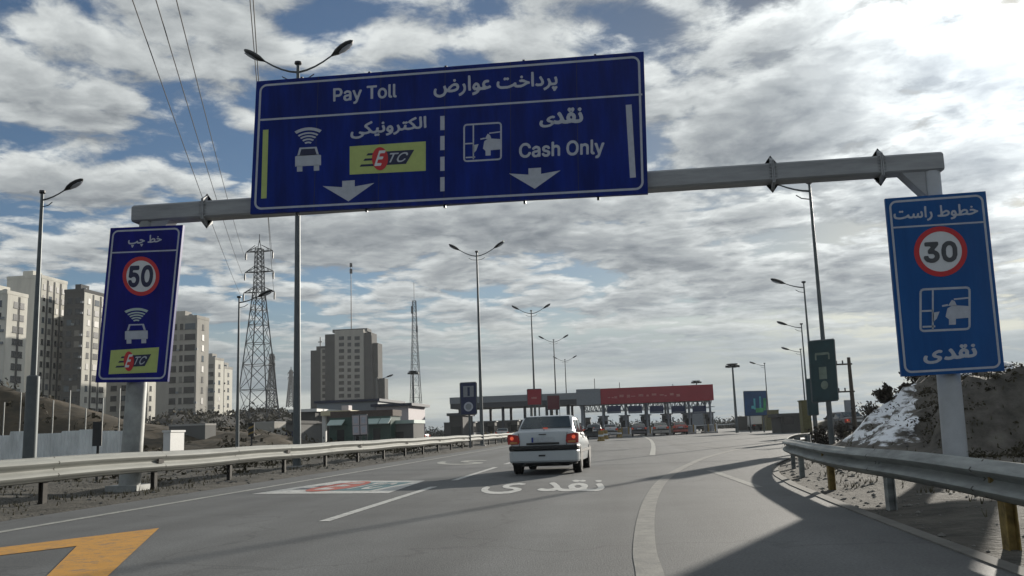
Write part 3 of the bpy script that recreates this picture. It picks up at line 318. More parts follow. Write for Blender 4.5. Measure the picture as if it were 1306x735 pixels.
 'خط چپ': [[21,18,22,20,22,21,23,23,25,23,28,23,31,23,33,24,36,24,39,25,41,26,44,27,46,28,48,30,51,31,53,33,54,32,55,32,56,31,56,29,55,28,56,26,57,25,58,24,60,24,62,24,64,24,65,23,66,23,66,21,65,20,64,19,61,19,58,19,56,20,55,20,53,21,52,22,51,24,51,25,51,27,52,26,51,25,49,24,47,23,44,22,42,21,39,20,37,19,34,19,31,18,28,18,25,18],[21,18,18,18,15,18,12,19,10,19,7,20,5,21,4,22,2,23,1,24,1,26,0,28,0,30,0,32,0,34,1,36,1,38,3,39,5,39,6,38,6,37,5,35,5,34,5,32,5,29,6,28,6,26,8,25,10,24,12,24,15,23,19,23,23,23,24,21,23,19,22,19],[26,0,24,0,23,1,23,3,23,4,24,5,26,6,27,5,28,4,29,3,28,1,27,0],[22,7,20,7,19,8,19,9,19,11,20,12,22,12,23,12,24,11,25,9,24,8,23,7],[30,7,28,7,27,8,27,9,27,11,28,12,30,12,31,12,32,11,33,9,32,8,31,7],[63,19,63,21,63,22,64,24,66,24,68,24,70,24,72,25,73,25,75,26,77,26,79,27,81,28,83,29,84,30,86,31,85,32,84,32,82,33,81,34,79,34,78,35,76,35,75,35,73,35,71,35,69,35,68,35,67,36,67,38,67,39,69,40,71,40,73,40,75,40,77,40,78,39,80,39,82,38,83,38,84,37,86,36,87,35,88,35,89,34,90,34,91,33,93,33,94,33,95,31,95,30,96,29,94,28,92,28,91,28,89,27,88,27,87,26,85,25,84,25,82,24,81,23,79,22,77,21,76,21,73,20,71,20,69,19,66,19],[80,1,78,2,77,3,77,4,77,6,78,7,80,7,81,7,82,6,82,4,82,3,81,2],[76,8,74,8,73,9,73,11,73,12,74,13,76,14,77,13,78,12,78,11,78,9,77,8],[84,8,82,8,81,9,81,11,81,12,82,13,84,14,85,13,86,12,86,11,86,9,85,8],[163,19,160,19,159,19,157,20,156,20,154,20,152,21,151,22,150,23,152,24,153,24,155,25,156,25,158,24,159,24,161,24,162,24,164,24,165,23,165,22,165,20,164,19],[135,18,133,18,130,18,128,19,126,19,124,19,123,19,121,19,119,19,118,19,117,19,115,20,115,21,115,23,115,24,118,24,119,24,121,24,122,24,124,24,126,23,128,23,130,23,132,23,134,23,136,23,139,23,141,24,143,24,145,24,147,25,148,25,150,26,151,27,152,28,152,29,153,30,153,32,152,33,151,35,150,36,149,36,148,36,147,37,145,36,143,36,141,35,139,34,137,33,136,31,134,30,132,28,131,27,130,25,129,24,128,23,126,23,124,23,123,23,124,25,126,27,127,29,129,31,131,33,133,35,135,37,137,38,140,40,142,41,144,41,147,41,149,41,151,41,152,40,154,39,155,38,156,36,157,35,157,33,157,31,157,29,156,27,155,25,154,23,151,22,148,20,145,19,140,19],[126,25,126,37,125,49,125,62,126,62,128,62,130,62,130,51,130,40,131,29,129,28,128,26],[163,19,163,21,163,22,163,24,165,24,167,24,169,24,171,25,173,25,175,26,177,26,179,27,180,28,182,29,184,30,185,31,184,32,183,32,182,33,181,34,179,34,178,35,176,35,174,35,172,35,171,35,169,35,168,35,167,36,166,38,166,39,168,40,170,40,172,40,174,40,176,40,178,39,180,39,181,38,183,38,184,37,185,36,186,35,188,35,189,34,190,34,191,33,192,33,194,33,195,31,195,30,195,29,193,28,192,28,190,28,189,27,188,27,186,26,185,25,183,25,182,24,180,23,179,22,177,21,175,21,173,20,171,20,168,19,166,19],[172,46,171,47,170,48,170,49,170,51,171,52,172,52,174,52,175,51,175,49,175,48,174,47]],
 'خطوط راست': [[21,12,22,14,22,16,23,17,25,17,28,17,31,18,33,18,36,19,39,19,41,20,44,21,46,22,48,24,51,26,53,28,54,27,55,26,56,25,56,24,55,22,56,21,57,20,58,19,60,18,62,18,64,18,65,18,66,17,66,15,65,14,64,13,61,13,58,14,56,14,55,15,53,16,52,17,51,18,51,19,51,21,52,21,51,20,49,18,47,17,44,16,42,15,39,15,37,14,34,13,31,13,28,13,25,12],[21,12,18,12,15,13,12,13,10,14,7,14,5,15,4,16,2,17,1,19,1,21,0,22,0,24,0,26,0,29,1,31,1,33,3,33,5,33,6,33,6,31,5,30,5,28,5,26,5,24,6,22,6,21,8,20,10,19,12,18,15,18,19,17,23,17,24,15,23,14,22,13],[31,37,30,38,29,39,28,40,29,42,30,43,31,43,33,43,34,42,34,40,34,39,33,38],[23,37,22,38,21,39,20,40,21,42,22,43,23,43,25,43,26,42,26,40,26,39,25,38],[63,13,63,15,63,17,64,18,66,18,67,19,69,20,70,22,70,23,71,25,71,27,72,30,73,30,75,29,76,29,76,27,76,26,75,24,75,22,75,20,76,19,77,19,78,18,80,18,82,18,84,19,85,20,86,22,86,24,87,25,87,28,88,30,89,30,91,30,92,30,92,28,91,26,91,24,91,22,91,20,92,19,93,19,95,18,96,18,98,18,100,19,101,20,102,22,102,25,102,27,101,29,100,31,99,33,99,36,100,36,102,37,103,38,104,36,104,35,105,33,105,32,106,30,106,28,106,27,106,25,106,22,106,21,106,19,105,18,105,17,104,16,103,15,102,15,101,14,99,14,98,13,96,13,95,13,93,14,92,14,91,14,90,15,89,16,88,17,88,18,88,19,90,19,89,18,88,17,87,16,87,15,86,14,84,14,83,14,81,13,79,13,77,14,75,14,74,15,73,16,73,17,72,18,72,20,73,20,73,18,72,17,71,16,70,15,69,14,68,14,66,14,65,13],[115,14,115,28,114,42,114,56,115,56,117,56,119,56,119,42,119,28,120,14,118,14,117,14],[124,0,123,2,123,3,122,5,126,6,129,7,131,9,133,11,135,13,136,15,136,16,137,18,137,20,137,22,136,24,136,25,135,27,135,28,134,30,133,32,134,32,136,33,137,34,139,31,140,29,140,26,141,24,141,22,141,20,141,18,141,16,140,14,139,12,138,10,137,8,136,7,134,5,133,4,131,3,130,2,128,2,127,1,125,0],[183,13,180,13,178,13,176,13,174,13,172,13,170,13,168,13,167,13,165,14,164,14,162,14,162,16,162,17,162,19,165,18,166,18,168,18,170,18,171,18,173,18,175,18,177,18,179,18,181,18,184,18,186,18,189,18,191,18,193,19,194,19,196,20,197,20,198,21,199,22,200,23,200,24,200,26,200,28,198,29,198,30,197,31,195,31,194,31,192,31,190,30,188,29,186,28,185,27,183,26,181,24,180,23,178,21,177,20,176,18,175,17,174,17,172,17,170,17,172,19,173,22,175,24,177,26,178,28,181,30,183,31,185,33,187,34,190,35,192,36,194,36,196,36,198,35,200,34,201,33,203,32,204,31,204,29,205,28,205,26,205,24,204,21,203,19,201,18,199,16,196,15,192,14,188,13],[173,20,173,32,173,44,172,56,174,56,175,56,177,56,177,45,178,34,178,24,177,22,175,21],[211,0,211,2,210,3,210,5,212,5,214,6,216,6,218,7,220,8,222,9,223,10,224,11,225,13,226,15,226,17,226,19,226,22,225,24,225,26,224,28,222,28,221,29,219,28,218,27,217,26,217,25,216,24,216,22,216,21,217,20,218,19,219,19,221,18,224,18,228,18,232,18,236,18,237,18,238,17,238,15,238,14,236,13,231,13,226,13,221,13,220,13,218,14,216,14,215,15,214,16,213,17,212,18,211,19,211,21,211,22,212,24,212,26,213,27,213,28,214,30,215,31,216,32,217,33,219,33,220,33,221,34,223,33,225,33,226,32,227,31,229,29,229,27,230,25,231,22,231,19,230,16,230,12,228,10,227,7,225,5,222,3,219,2,215,1],[278,13,275,13,274,14,272,14,271,14,269,15,267,15,266,16,265,17,266,18,268,19,270,20,271,19,273,19,274,18,275,18,277,18,279,18,280,18,280,16,280,15,279,14],[235,13,236,15,236,17,236,18,240,18,244,18,248,18,252,18,255,18,257,19,260,19,262,19,264,20,265,21,266,21,267,22,268,23,268,24,268,26,268,28,267,29,266,30,265,30,263,31,262,31,260,30,258,30,256,29,255,28,253,27,251,25,249,24,248,22,247,21,245,19,244,18,243,17,242,17,240,17,238,17,240,19,241,21,243,23,245,25,247,27,249,29,251,31,253,33,255,34,258,35,260,35,262,36,264,35,266,35,268,34,269,33,271,32,272,31,272,29,273,27,273,25,273,24,272,22,271,20,269,18,267,17,264,15,262,15,260,15,258,14,256,14,254,14,251,14,248,13,245,13,242,13,240,13,238,13],[241,19,241,31,240,44,240,56,241,56,243,56,245,56,245,45,245,34,246,23,244,22,243,21],[278,13,278,15,278,17,278,18,280,18,282,18,284,19,286,19,288,19,290,20,292,21,294,21,295,22,297,23,299,24,300,25,299,26,298,27,297,28,295,28,294,29,292,29,291,29,289,30,287,30,286,30,284,29,283,29,282,30,281,32,281,33,283,34,285,34,287,34,289,34,291,34,293,34,295,33,296,33,297,32,299,31,300,31,301,30,303,29,304,29,305,28,306,28,307,27,309,27,310,26,310,24,310,23,308,23,307,23,305,22,304,22,303,21,301,20,300,20,298,19,297,18,295,17,294,17,292,16,290,15,288,15,286,14,283,14,280,13],[287,41,286,41,285,42,284,44,285,45,286,46,287,46,289,46,290,45,290,44,290,42,289,41]],
}
def text_mesh(s, bold=0.012, shear=0.0, h=.03):
    """lettering as a flat mesh normalised to a 0..1 box: stroke outlines thickened by `bold`"""
    cs = [np.array(c, float).reshape(-1, 2)/100 for c in GLYPHS[s]]
    for c in cs: c[:, 0] += shear*c[:, 1]
    A = np.concatenate(cs); B = np.concatenate([np.roll(c, -1, 0) for c in cs])
    lo = A.min(0)-bold; hi = A.max(0)+bold; m = h*1.5
    X = np.arange(lo[0]-m, hi[0]+m+h, h); Y = np.arange(lo[1]-m, hi[1]+m+h, h)
    gx, gy = np.meshgrid(X, Y); P = np.stack([gx.ravel(), gy.ravel()], 1)
    d2 = np.full(len(P), 1e9); wn = np.zeros(len(P))
    for a, b in zip(A, B):
        e = b-a; L2 = e@e
        if L2 < 1e-12: continue
        t = np.clip(((P-a)@e)/L2, 0, 1); q = P-a-t[:, None]*e; d2 = np.minimum(d2, (q*q).sum(1))
        cr = e[0]*(P[:, 1]-a[1])-e[1]*(P[:, 0]-a[0])
        wn += ((a[1] <= P[:, 1]) & (b[1] > P[:, 1]) & (cr > 0)).astype(int) - ((a[1] > P[:, 1]) & (b[1] <= P[:, 1]) & (cr < 0)).astype(int)
    f = (bold - np.sqrt(d2)*np.where(wn != 0, -1, 1)).reshape(gx.shape)
    vs = []; fs = []
    def add(poly):
        i = len(vs); vs.extend(((x-lo[0])/(hi[0]-lo[0]), (y-lo[1])/(hi[1]-lo[1])) for x, y in poly); fs.append(tuple(range(i, i+len(poly))))
    ny, nx = f.shape
    for j in range(ny-1):
        i = 0
        while i < nx-1:
            c = (f[j, i], f[j, i+1], f[j+1, i+1], f[j+1, i])
            if min(c) > 0:
                k = i
                while k < nx-1 and min(f[j, k], f[j, k+1], f[j+1, k+1], f[j+1, k]) > 0: k += 1
                add(((X[i], Y[j]), (X[k], Y[j]), (X[k], Y[j+1]), (X[i], Y[j+1]))); i = k; continue
            if max(c) > 0:
                co_ = ((X[i], Y[j]), (X[i+1], Y[j]), (X[i+1], Y[j+1]), (X[i], Y[j+1])); out = []
                for q in range(4):
                    r = (q+1) % 4
                    if c[q] > 0: out.append(co_[q])
                    if (c[q] > 0) != (c[r] > 0):
                        t = c[q]/(c[q]-c[r]); out.append((co_[q][0]+t*(co_[r][0]-co_[q][0]), co_[q][1]+t*(co_[r][1]-co_[q][1])))
                if len(out) > 2: add(out)
            i += 1
    return vs, fs
def bil(q, u, v):                       # q = TL TR BR BL ; v up
    tl, tr, br, bl = [Vector(p) for p in q]
    return (bl*(1-u)+br*u)*(1-v) + (tl*(1-u)+tr*u)*v

# ------------------------------------------------------------------ world sky
SUN_AZ, SUN_EL = R(23), R(12.8)       # azimuth to the right of +Y
SD = Vector((math.sin(SUN_AZ)*math.cos(SUN_EL), math.cos(SUN_AZ)*math.cos(SUN_EL), math.sin(SUN_EL)))
def sky():
    w = bpy.data.worlds.new('World'); SC.world = w; w.use_nodes = True
    nt = w.node_tree; nd = nt.nodes; L = nt.links.new; nd.clear()
    out = nd.new('ShaderNodeOutputWorld'); bg = nd.new('ShaderNodeBackground'); L(bg.outputs[0], out.inputs[0]); bg.inputs[1].default_value = .1
    st = nd.new('ShaderNodeTexSky'); st.sky_type = 'NISHITA'; st.sun_disc = False
    st.sun_elevation = SUN_EL; st.sun_rotation = SUN_AZ; st.dust_density = .6; st.air_density = 1.0; st.ozone_density = 2.0
    tc = nd.new('ShaderNodeTexCoord'); D = tc.outputs['Generated']
    def mt(op, a, b=None, c=None, clamp=False):
        n = nd.new('ShaderNodeMath'); n.operation = op; n.use_clamp = clamp
        for i, x in enumerate((a, b, c)):
            if x is None: continue
            if isinstance(x, (int, float)): n.inputs[i].default_value = x
            else: L(x, n.inputs[i])
        return n.outputs[0]
    def mr(x, a, b, c=0., d=1., smooth=True):
        n = nd.new('ShaderNodeMapRange'); n.interpolation_type = 'SMOOTHSTEP' if smooth else 'LINEAR'
        L(x, n.inputs[0])
        for i, q in enumerate((a, b, c, d)):
            n.inputs[i+1].default_value = q
        return n.outputs[0]
    def vm(op, a, b=None, s=None):
        n = nd.new('ShaderNodeVectorMath'); n.operation = op
        for i, x in enumerate((a, b)):
            if x is None: continue
            if isinstance(x, (tuple, list)): n.inputs[i].default_value = x
            else: L(x, n.inputs[i])
        if s is not None:
            if isinstance(s, (int, float)): n.inputs['Scale'].default_value = s
            else: L(s, n.inputs['Scale'])
        return n
    def mix(f, a, b):
        n = nd.new('ShaderNodeMix'); n.data_type = 'RGBA'
        if isinstance(f, (int, float)): n.inputs[0].default_value = f
        else: L(f, n.inputs[0])
        for i, x in ((6, a), (7, b)):
            if isinstance(x, tuple): n.inputs[i].default_value = (*x, 1)
            else: L(x, n.inputs[i])
        return n.outputs[2]
    sp = nd.new('ShaderNodeSeparateXYZ'); L(D, sp.inputs[0]); Z = mt('MAXIMUM', sp.outputs[2], 0.0)
    zi = mt('DIVIDE', 1.0, mt('ADD', Z, .10))
    P = vm('SCALE', D, s=zi).outputs[0]
    P = vm('MULTIPLY', P, (1, 1, 0)).outputs[0]
    # where the photograph's cloud masses and gaps stand in the cloud layer (x, y, radius, amount)
    def cp(px, py):
        d = dirn(px, py).normalized(); k = 1/(d.z+.10); return d.x*k, d.y*k
    BL = SKY_BLOBS
    def density(P, extra=True):
        wv = nd.new('ShaderNodeTexNoise'); wv.inputs['Scale'].default_value = 2.2; wv.inputs['Detail'].default_value = 3
        L(P, wv.inputs['Vector'])
        Q = vm('ADD', P, vm('SCALE', vm('SUBTRACT', wv.outputs['Color'], (.5, .5, .5)).outputs[0], s=.22).outputs[0]).outputs[0]
        n = nd.new('ShaderNodeTexNoise'); n.inputs['Scale'].default_value = 2.3; n.inputs['Detail'].default_value = 11; n.inputs['Roughness'].default_value = .60; n.inputs['Lacunarity'].default_value = 2.1
        L(Q, n.inputs['Vector'])
        bn = nd.new('ShaderNodeTexNoise'); bn.inputs['Scale'].default_value = 3.6; bn.inputs['Detail'].default_value = 2.5; bn.inputs['Roughness'].default_value = .5
        L(Q, bn.inputs['Vector'])
        puff = mt('ABSOLUTE', mt('SUBTRACT', bn.outputs['Fac'], .5))
        d = mt('ADD', n.outputs['Fac'], mt('MULTIPLY', mt('SUBTRACT', puff, .085), .55))
        for px, py, rx, ry, amt in BL:
            x, y = cp(px, py); x2, _ = cp(px+rx, py); _, y2 = cp(px, py-ry)
            sx = 1/max(.02, abs(x2-x)); sy = 1/max(.02, abs(y2-y))
            dv = vm('MULTIPLY', vm('SUBTRACT', P, (x, y, 0)).outputs[0], (sx, sy, 0)).outputs[0]
            dd = vm('DOT_PRODUCT', dv, dv).outputs['Value']
            g = mt('POWER', 2.718, mt('MULTIPLY', dd, -1.0))
            d = mt('ADD', d, mt('MULTIPLY', g, amt))
        return d
    d0 = density(P)
    sx, sy = math.sin(SUN_AZ), math.cos(SUN_AZ)
    P2 = vm('ADD', P, (sx*.05, -sy*.10, 0)).outputs[0]
    d1 = density(P2)
    alpha = mr(d0, .395, .52)
    light = mt('MULTIPLY_ADD', mt('SUBTRACT', d0, d1), 3.4, .44, clamp=True)
    thick = mr(d0, .48, .70)
    GD_ = Vector((math.sin(R(26))*math.cos(R(22)), math.cos(R(26))*math.cos(R(22)), math.sin(R(22))))
    sdot = vm('DOT_PRODUCT', D, tuple(GD_)).outputs['Value']
    near = mt('POWER', mt('MAXIMUM', sdot, 0), 70.0)
    near2 = mt('POWER', mt('MAXIMUM', sdot, 0), 5.0)
    # brightness of cloud: thin sunlit parts pale, thick parts grey
    lit = mt('MULTIPLY', light, mr(thick, 0, 1, 1.0, .42))
    lit = mt('ADD', lit, mt('MULTIPLY', mt('SUBTRACT', 1.0, thick), .14))
    ccol = mix(lit, (1.75, 2.0, 2.28), (7.4, 7.75, 7.7))
    gain = mt('ADD', mt('MULTIPLY_ADD', near2, .16, .80), mt('MULTIPLY', near, 1.7))
    ccol = vm('SCALE', ccol, s=gain).outputs[0]
    # clear sky between the clouds
    clear = vm('MULTIPLY', st.outputs[0], (.47, .54, .63)).outputs[0]
    veil = mt('SUBTRACT', 1.0, mt('MULTIPLY', mt('POWER', mt('MAXIMUM', sdot, 0), 9.0), .62))
    clear = vm('SCALE', clear, s=veil).outputs[0]
    clear = mix(mt('MULTIPLY', near, .6), clear, (9.0, 8.6, 7.6))
    col = mix(alpha, clear, ccol)
    # flattening grey-blue air low over the horizon with long pale streaks
    Pl = vm('MULTIPLY', D, (1.3, 1.3, 17)).outputs[0]
    ns = nd.new('ShaderNodeTexNoise'); ns.inputs['Scale'].default_value = 1.5; ns.inputs['Detail'].default_value = 6; ns.inputs['Roughness'].default_value = .5
    L(Pl, ns.inputs['Vector'])
    band = mr(ns.outputs['Fac'], .44, .66)
    low = mix(band, (2.35, 2.75, 3.0), (4.7, 4.95, 4.7))
    low = vm('SCALE', low, s=mt('MULTIPLY_ADD', near2, .35, .85)).outputs[0]
    f = mr(Z, .05, .165, .92, 0.)
    col = mix(f, col, low)
    L(col, bg.inputs[0])
SKY_BLOBS = [
 (265, 185, 90, 60, -.16), (215, 60, 60, 40, -.05), (420, 20, 90, 30, -.16), (600, 20, 70, 28, -.16), (800, 25, 60, 30, -.14), (560, 75, 30, 30, -.04),
 (500, 48, 70, 32, .10), (690, 45, 75, 30, .12), (90, 120, 130, 70, .13), (80, 250, 120, 40, .08), (340, 170, 50, 60, .06),
 (1000, 140, 130, 62, .22), (900, 40, 90, 30, .06), (1150, 70, 90, 40, .05), (860, 170, 60, 20, -.06), (1240, 230, 70, 60, .12),
 (640, 290, 200, 30, .14), (820, 330, 140, 30, .12), (1100, 250, 130, 70, .13), (1260, 100, 70, 50, .08), (1150, 360, 120, 40, .12), (960, 380, 150, 30, .10), (1095, 292, 45, 16, -.13), (500, 300, 200, 40, .12), (740, 290, 30, 14, -.12)]
sky()
sl = bpy.data.lights.new('sun', 'SUN'); sl.energy = 4.6; sl.angle = R(.8); sl.color = (1, .93, .82)
so = bpy.data.objects.new('sun', sl); COL.objects.link(so); so.location = (30, 40, 40)
so.rotation_euler = SD.to_track_quat('Z', 'Y').to_euler()
SC.view_settings.view_transform = 'Standard'; SC.view_settings.look = 'None'; SC.view_settings.exposure = 0.25; SC.view_settings.gamma = 1

# ------------------------------------------------------------------ ground and road
def sm(a, b, x):
    t = max(0, min(1, (x-a)/(b-a))); return t*t*(3-2*t)
def nz(x, y, s, a=1.0): return mnoise.fractal(Vector((x*s, y*s, 3.3)), 1.0, 2.0, 5)*a
RAIL_R = [(3.25, -8), (3.25, 0), (3.28, 6), (3.32, 10), (3.38, 14), (3.5, 18), (3.75, 21.5), (4.25, 25), (5.2, 29), (6.6, 34), (8.6, 40), (11, 47), (13.6, 56), (16.2, 68), (18.6, 84), (20.4, 100), (21.5, 116)]
RAIL_L = [(-11.95, -6+4*i) for i in range(0, 33)]
def rail_x(y, path):
    for (x0, y0), (x1, y1) in zip(path, path[1:]):
        if y0 <= y <= y1: return x0+(x1-x0)*(y-y0)/(y1-y0)
    return path[-1][0] if y > path[-1][1] else path[0][0]
def gz(x, y):
    """terrain height outside the road"""
    z = -.03
    fade = sm(-10.2, -11.5, x) if x < 0 else sm(0, 1.2, x-rail_x(y, RAIL_R))
    if y < 130: z += fade*(.05 + nz(x, y, .5, .09))
    if x < 0: z += sm(-12, -14.5, x)*sm(160, 110, y)*(.12 + nz(x+40, y, .13, .12))
    return z

def grid(xs, ys, zf):
    vs = [(x, y, zf(x, y)) for y in ys for x in xs]; n = len(xs)
    fs = [(j*n+i, j*n+i+1, (j+1)*n+i+1, (j+1)*n+i) for j in range(len(ys)-1) for i in range(n-1)]
    return vs, fs
def steps(a, b, h): 
    n = max(1, round((b-a)/h)); return [a+(b-a)*i/n for i in range(n)]
xs = [-3500, -1500, -700, -350, -180, -110, -75] + steps(-55, -25, 3) + steps(-25, -9, .3) + steps(-9, 3, 3) + steps(3, 14, .25) + steps(14, 26, .6) + [26, 32, 45, 70, 120, 250, 600, 1500, 3500]
ys = [-800, -200, -60, -20] + steps(-8, 50, .35) + steps(50, 140, 3) + [140, 170, 220, 300, 450, 800, 1500, 3000, 5000]
g = MB(); g.mesh(*grid(xs, ys, gz)); tag(g.build('ground', 'earth', smooth=True), kind='structure')

# asphalt carriageway: follows the guardrails, opens out into the toll plaza
rows = [-12, -6] + steps(0, 60, 2) + steps(60, 150, 6) + [150, 230, 420]
rd = MB()
def redge(y): return rail_x(y, RAIL_R) - .42 if y < 108 else 26 if y < 300 else 20
def ledge(y): return -10.35 + (0 if y < 100 else -14*sm(100, 116, y))
for y0, y1 in zip(rows, rows[1:]):
    rd.face([(ledge(y0), y0, 0), (redge(y0), y0, 0), (redge(y1), y1, 0), (ledge(y1), y1, 0)])
road = tag(rd.build('road', 'asphalt', fix=False), kind='structure')
# flush concrete edging along the right-hand asphalt edge
ke = MB()
for y0, y1 in zip(steps(0, 26, 1), steps(1, 27, 1)):
    x0, x1 = redge(y0), redge(y1)
    ke.hexa([(x0, y0, -.05), (x0+.16, y0, -.05), (x1+.16, y1, -.05), (x1, y1, -.05)], [(x0, y0, .015), (x0+.16, y0, .015), (x1+.16, y1, .015), (x1, y1, .015)])
ke.build('edging_strip', 'edging', road)

def mark(name, polys, m, z=.006, parent=road):
    b = MB()
    for p in polys: b.face([Vector((q[0], q[1], z)) for q in p])
    return b.build(name, m, parent, fix=False)
def strip(path, w):
    out = []
    for k in range(len(path)-1):
        a, b = Vector(path[k]), Vector(path[k+1])
        def nrm(i):
            d = Vector(path[min(i+1, len(path)-1)])-Vector(path[max(i-1, 0)]); d.normalize(); return Vector((d.y, -d.x))
        wa = w[k] if isinstance(w, list) else w; wb = w[k+1] if isinstance(w, list) else w
        n0, n1 = nrm(k), nrm(k+1)
        out.append([a-n0*wa/2, a+n0*wa/2, b+n1*wb/2, b-n1*wb/2])
    return out
LX = -9.05
mark('edge_line', strip([(LX, y) for y in range(2, 118, 4)], .17), 'paintedge')
y0 = 12.95
for k in range(5):
    mark('lane_dash', strip([(-4.36, y0+k*10.2), (-4.36, y0+7.7+k*10.2)], .17), 'paintwhite')
# worn exit line sweeping to the right
ep = [ground(*p) for p in ((838, 790), (829, 733), (822, 700), (824, 660), (832, 633), (846, 613), (868, 598), (903, 583), (945, 572.5), (982, 565.5), (1003, 561))]
pp = [Vector((p.x, p.y)) for p in ep]
def dens(pts, n=6):
    o = []
    for i in range(len(pts)-1):
        p0, p1, p2, p3 = pts[max(i-1, 0)], pts[i], pts[i+1], pts[min(i+2, len(pts)-1)]
        for t in [j/n for j in range(n)]:
            o.append(.5*((2*p1)+(p2-p0)*t+(2*p0-5*p1+4*p2-p3)*t*t+(3*p1-p0-3*p2+p3)*t**3))
    return o+[pts[-1]]
mark('exit_line', strip(dens(pp), .23), M['paintworn'])
ip = [Vector((p.x, p.y)) for p in (ground(832, 581), ground(833, 568), ground(829, 561), ground(820, 556.5))]
mark('plaza_line', strip(dens(ip), .24), 'paintedge')
mark('gore_line', strip([Vector(ground(905, 600).xy), Vector(ground(968, 622).xy)], .18), 'paintghost', z=.005)
mark('plaza_line', strip([Vector(ground(860, 567).xy), Vector(ground(930, 572).xy)], .25), 'paintworn')
mark('stop_line', strip([Vector(ground(800, 574).xy), Vector(ground(720, 578).xy)], .2), 'paintworn', z=.005)
# yellow lane arrow
ar = [(203, 674), (0, 699), (0, 709), (98, 697), (55, 735), (20, 775), (95, 775), (132, 732)]
A = [ground(*p) for p in ar]
tip, Lf, Lb, inn, s0, s1, s2, s3 = A
# continue the barb past the frame to its natural end
barb1 = tip + (Lf-tip)*1.12; barb2 = inn + (Lb-inn)*1.12
mark('lane_arrow', [[tip, barb1, barb2, inn], [tip, inn, s1, s2]], 'paintyellow')
# painted toll logo panel
lq = [ground(*p) for p in ((434, 613.5), (542, 613.5), (495, 629.5), (321, 630.5))]
def inq(u, v, q=lq): return bil(q, u, v)
def frame_q(a, q=lq):
    return [[inq(0, 0, q), inq(1, 0, q), inq(1-a, a*1.1, q), inq(a, a*1.1, q)], [inq(1, 0, q), inq(1, 1, q), inq(1-a, 1-a*1.1, q), inq(1-a, a*1.1, q)],
            [inq(1, 1, q), inq(0, 1, q), inq(a, 1-a*1.1, q), inq(1-a, 1-a*1.1, q)], [inq(0, 1, q), inq(0, 0, q), inq(a, a*1.1, q), inq(a, 1-a*1.1, q)]]
tl_ = mark('toll_logo_panel', [lq[::-1]], 'paintwhite')
mark('logo_band', [[inq(u, v) for u, v in ((.30, .18), (.80, .18), (.92, .84), (.42, .84))]], 'paintgreen', .010, tl_)
mark('logo_disc', [[inq(.38+.17*math.cos(t), .52+.40*math.sin(t)) for t in [i*math.pi/12 for i in range(24)]]], 'paintred', .013, tl_)
mark('speed_lines', [[inq(a, v) for a, v in ((u, v0), (.3, v0), (.3, v0+.1), (u+.02, v0+.1))] for u, v0 in ((.10, .28), (.14, .48), (.18, .68))], 'paintdark', .010, tl_)
def ground_text(s, q, m, parent=road, z=.006, bold=.02, name='painted_lettering'):
    vs, fs = text_mesh(s, bold); b = MB()
    b.mesh([Vector((*bil(q, u, v).xy, z)) for u, v in vs], fs)
    return b.build(name, m, parent, fix=False)
ground_text('TC', [inq(u, v) for u, v in ((.58, .78), (.84, .78), (.78, .26), (.52, .26))], 'paintwhite', tl_, .016, .02)
ground_text('E', [inq(u, v) for u, v in ((.33, .80), (.46, .80), (.44, .24), (.31, .24))], 'paintwhite', tl_, .016, .02)
ground_text('نقد', [ground(*p) for p in ((690, 612.5), (771, 612.5), (771, 627), (684, 627))], 'paintwhite', bold=.010)
ground_text('ی', [ground(*p) for p in ((618, 616.5), (671, 616.5), (666, 630.5), (611, 630.5))], 'paintwhite', bold=.010)
ground_text('ی', [ground(*p) for p in ((560, 587), (622, 587), (618, 593), (556, 593))], 'paintedge', bold=.010)
# asphalt patch joints
mark('tar_seam', strip([Vector((redge(27), 30.5)), Vector((-2, 30.0)), Vector((-9, 30.6))], .10), 'paintdark', z=.004)

# ------------------------------------------------------------------ hills and banks
def mound(name, x0, x1, y0, y1, h, zf, m, snowf=None):
    xs, ys = steps(x0, x1, h)+[x1], steps(y0, y1, h)+[y1]
    vs, fs = grid(xs, ys, zf); b = MB(); b.mesh(vs, fs); o = b.build(name, m, smooth=True, fix=False)
    if snowf:
        a = o.data.attributes.new('snow', 'FLOAT', 'POINT')
        for i, v in enumerate(vs): a.data[i].value = snowf(*v)
    return tag(o, kind='structure')
def lz(x, y):
    # brown embankment left: tall at far left, falling to the right
    e = sm(58, 76, y)*sm(190, 120, y)
    hgt = 7.0*sm(-33, -64, x*74/max(y, 74)) + 1.9*sm(-24, -31, x*74/max(y, 74))
    return -.25 + e*(hgt + nz(x, y, .06, 1.0)) + nz(x, y, .4, .45)*e + nz(x, y, 1.1, .2)*e
mound('hill', -150, -24, 56, 190, 1.2, lz, 'scrub')
def fz(x, y):
    return -1 + sm(190, 235, y)*sm(420, 300, y)*(8.0*math.exp(-((x+121)/13)**2) + 6.5*math.exp(-((x+98)/20)**2) + nz(x, y, .05, 3.4))
mound('hill', -230, -20, 186, 420, 4.0, fz, 'farhill')
def rz(x, y):
    # earth mound beside the weathered curving guardrail, and a snow-covered spoil bank behind it
    c1 = (1.75+.5*sm(9.0, 13, x))*sm(0, 1.5, x-.305*y+nz(x, y, .5, .35))*sm(23.6, 25.4, y)*sm(35, 30, y)
    c2 = (y/30)*1.9*sm(.215, .345, x/max(y, 1))*sm(24.5, 29, y)*sm(74, 55, y)
    c3 = .7*math.exp(-((x-8.0)/1.6)**2-((y-33)/3.5)**2)
    near = sm(0, 2.2, x-rail_x(y, RAIL_R)-.4)*sm(12, 19, y)*.35
    k = max(c1, c2)+c3*.6
    return -.15 + near + k + min(1, k)*(nz(x, y, .33, .5)+nz(x, y, 1.3, .3)+nz(x+9, y, 3.1, .10))
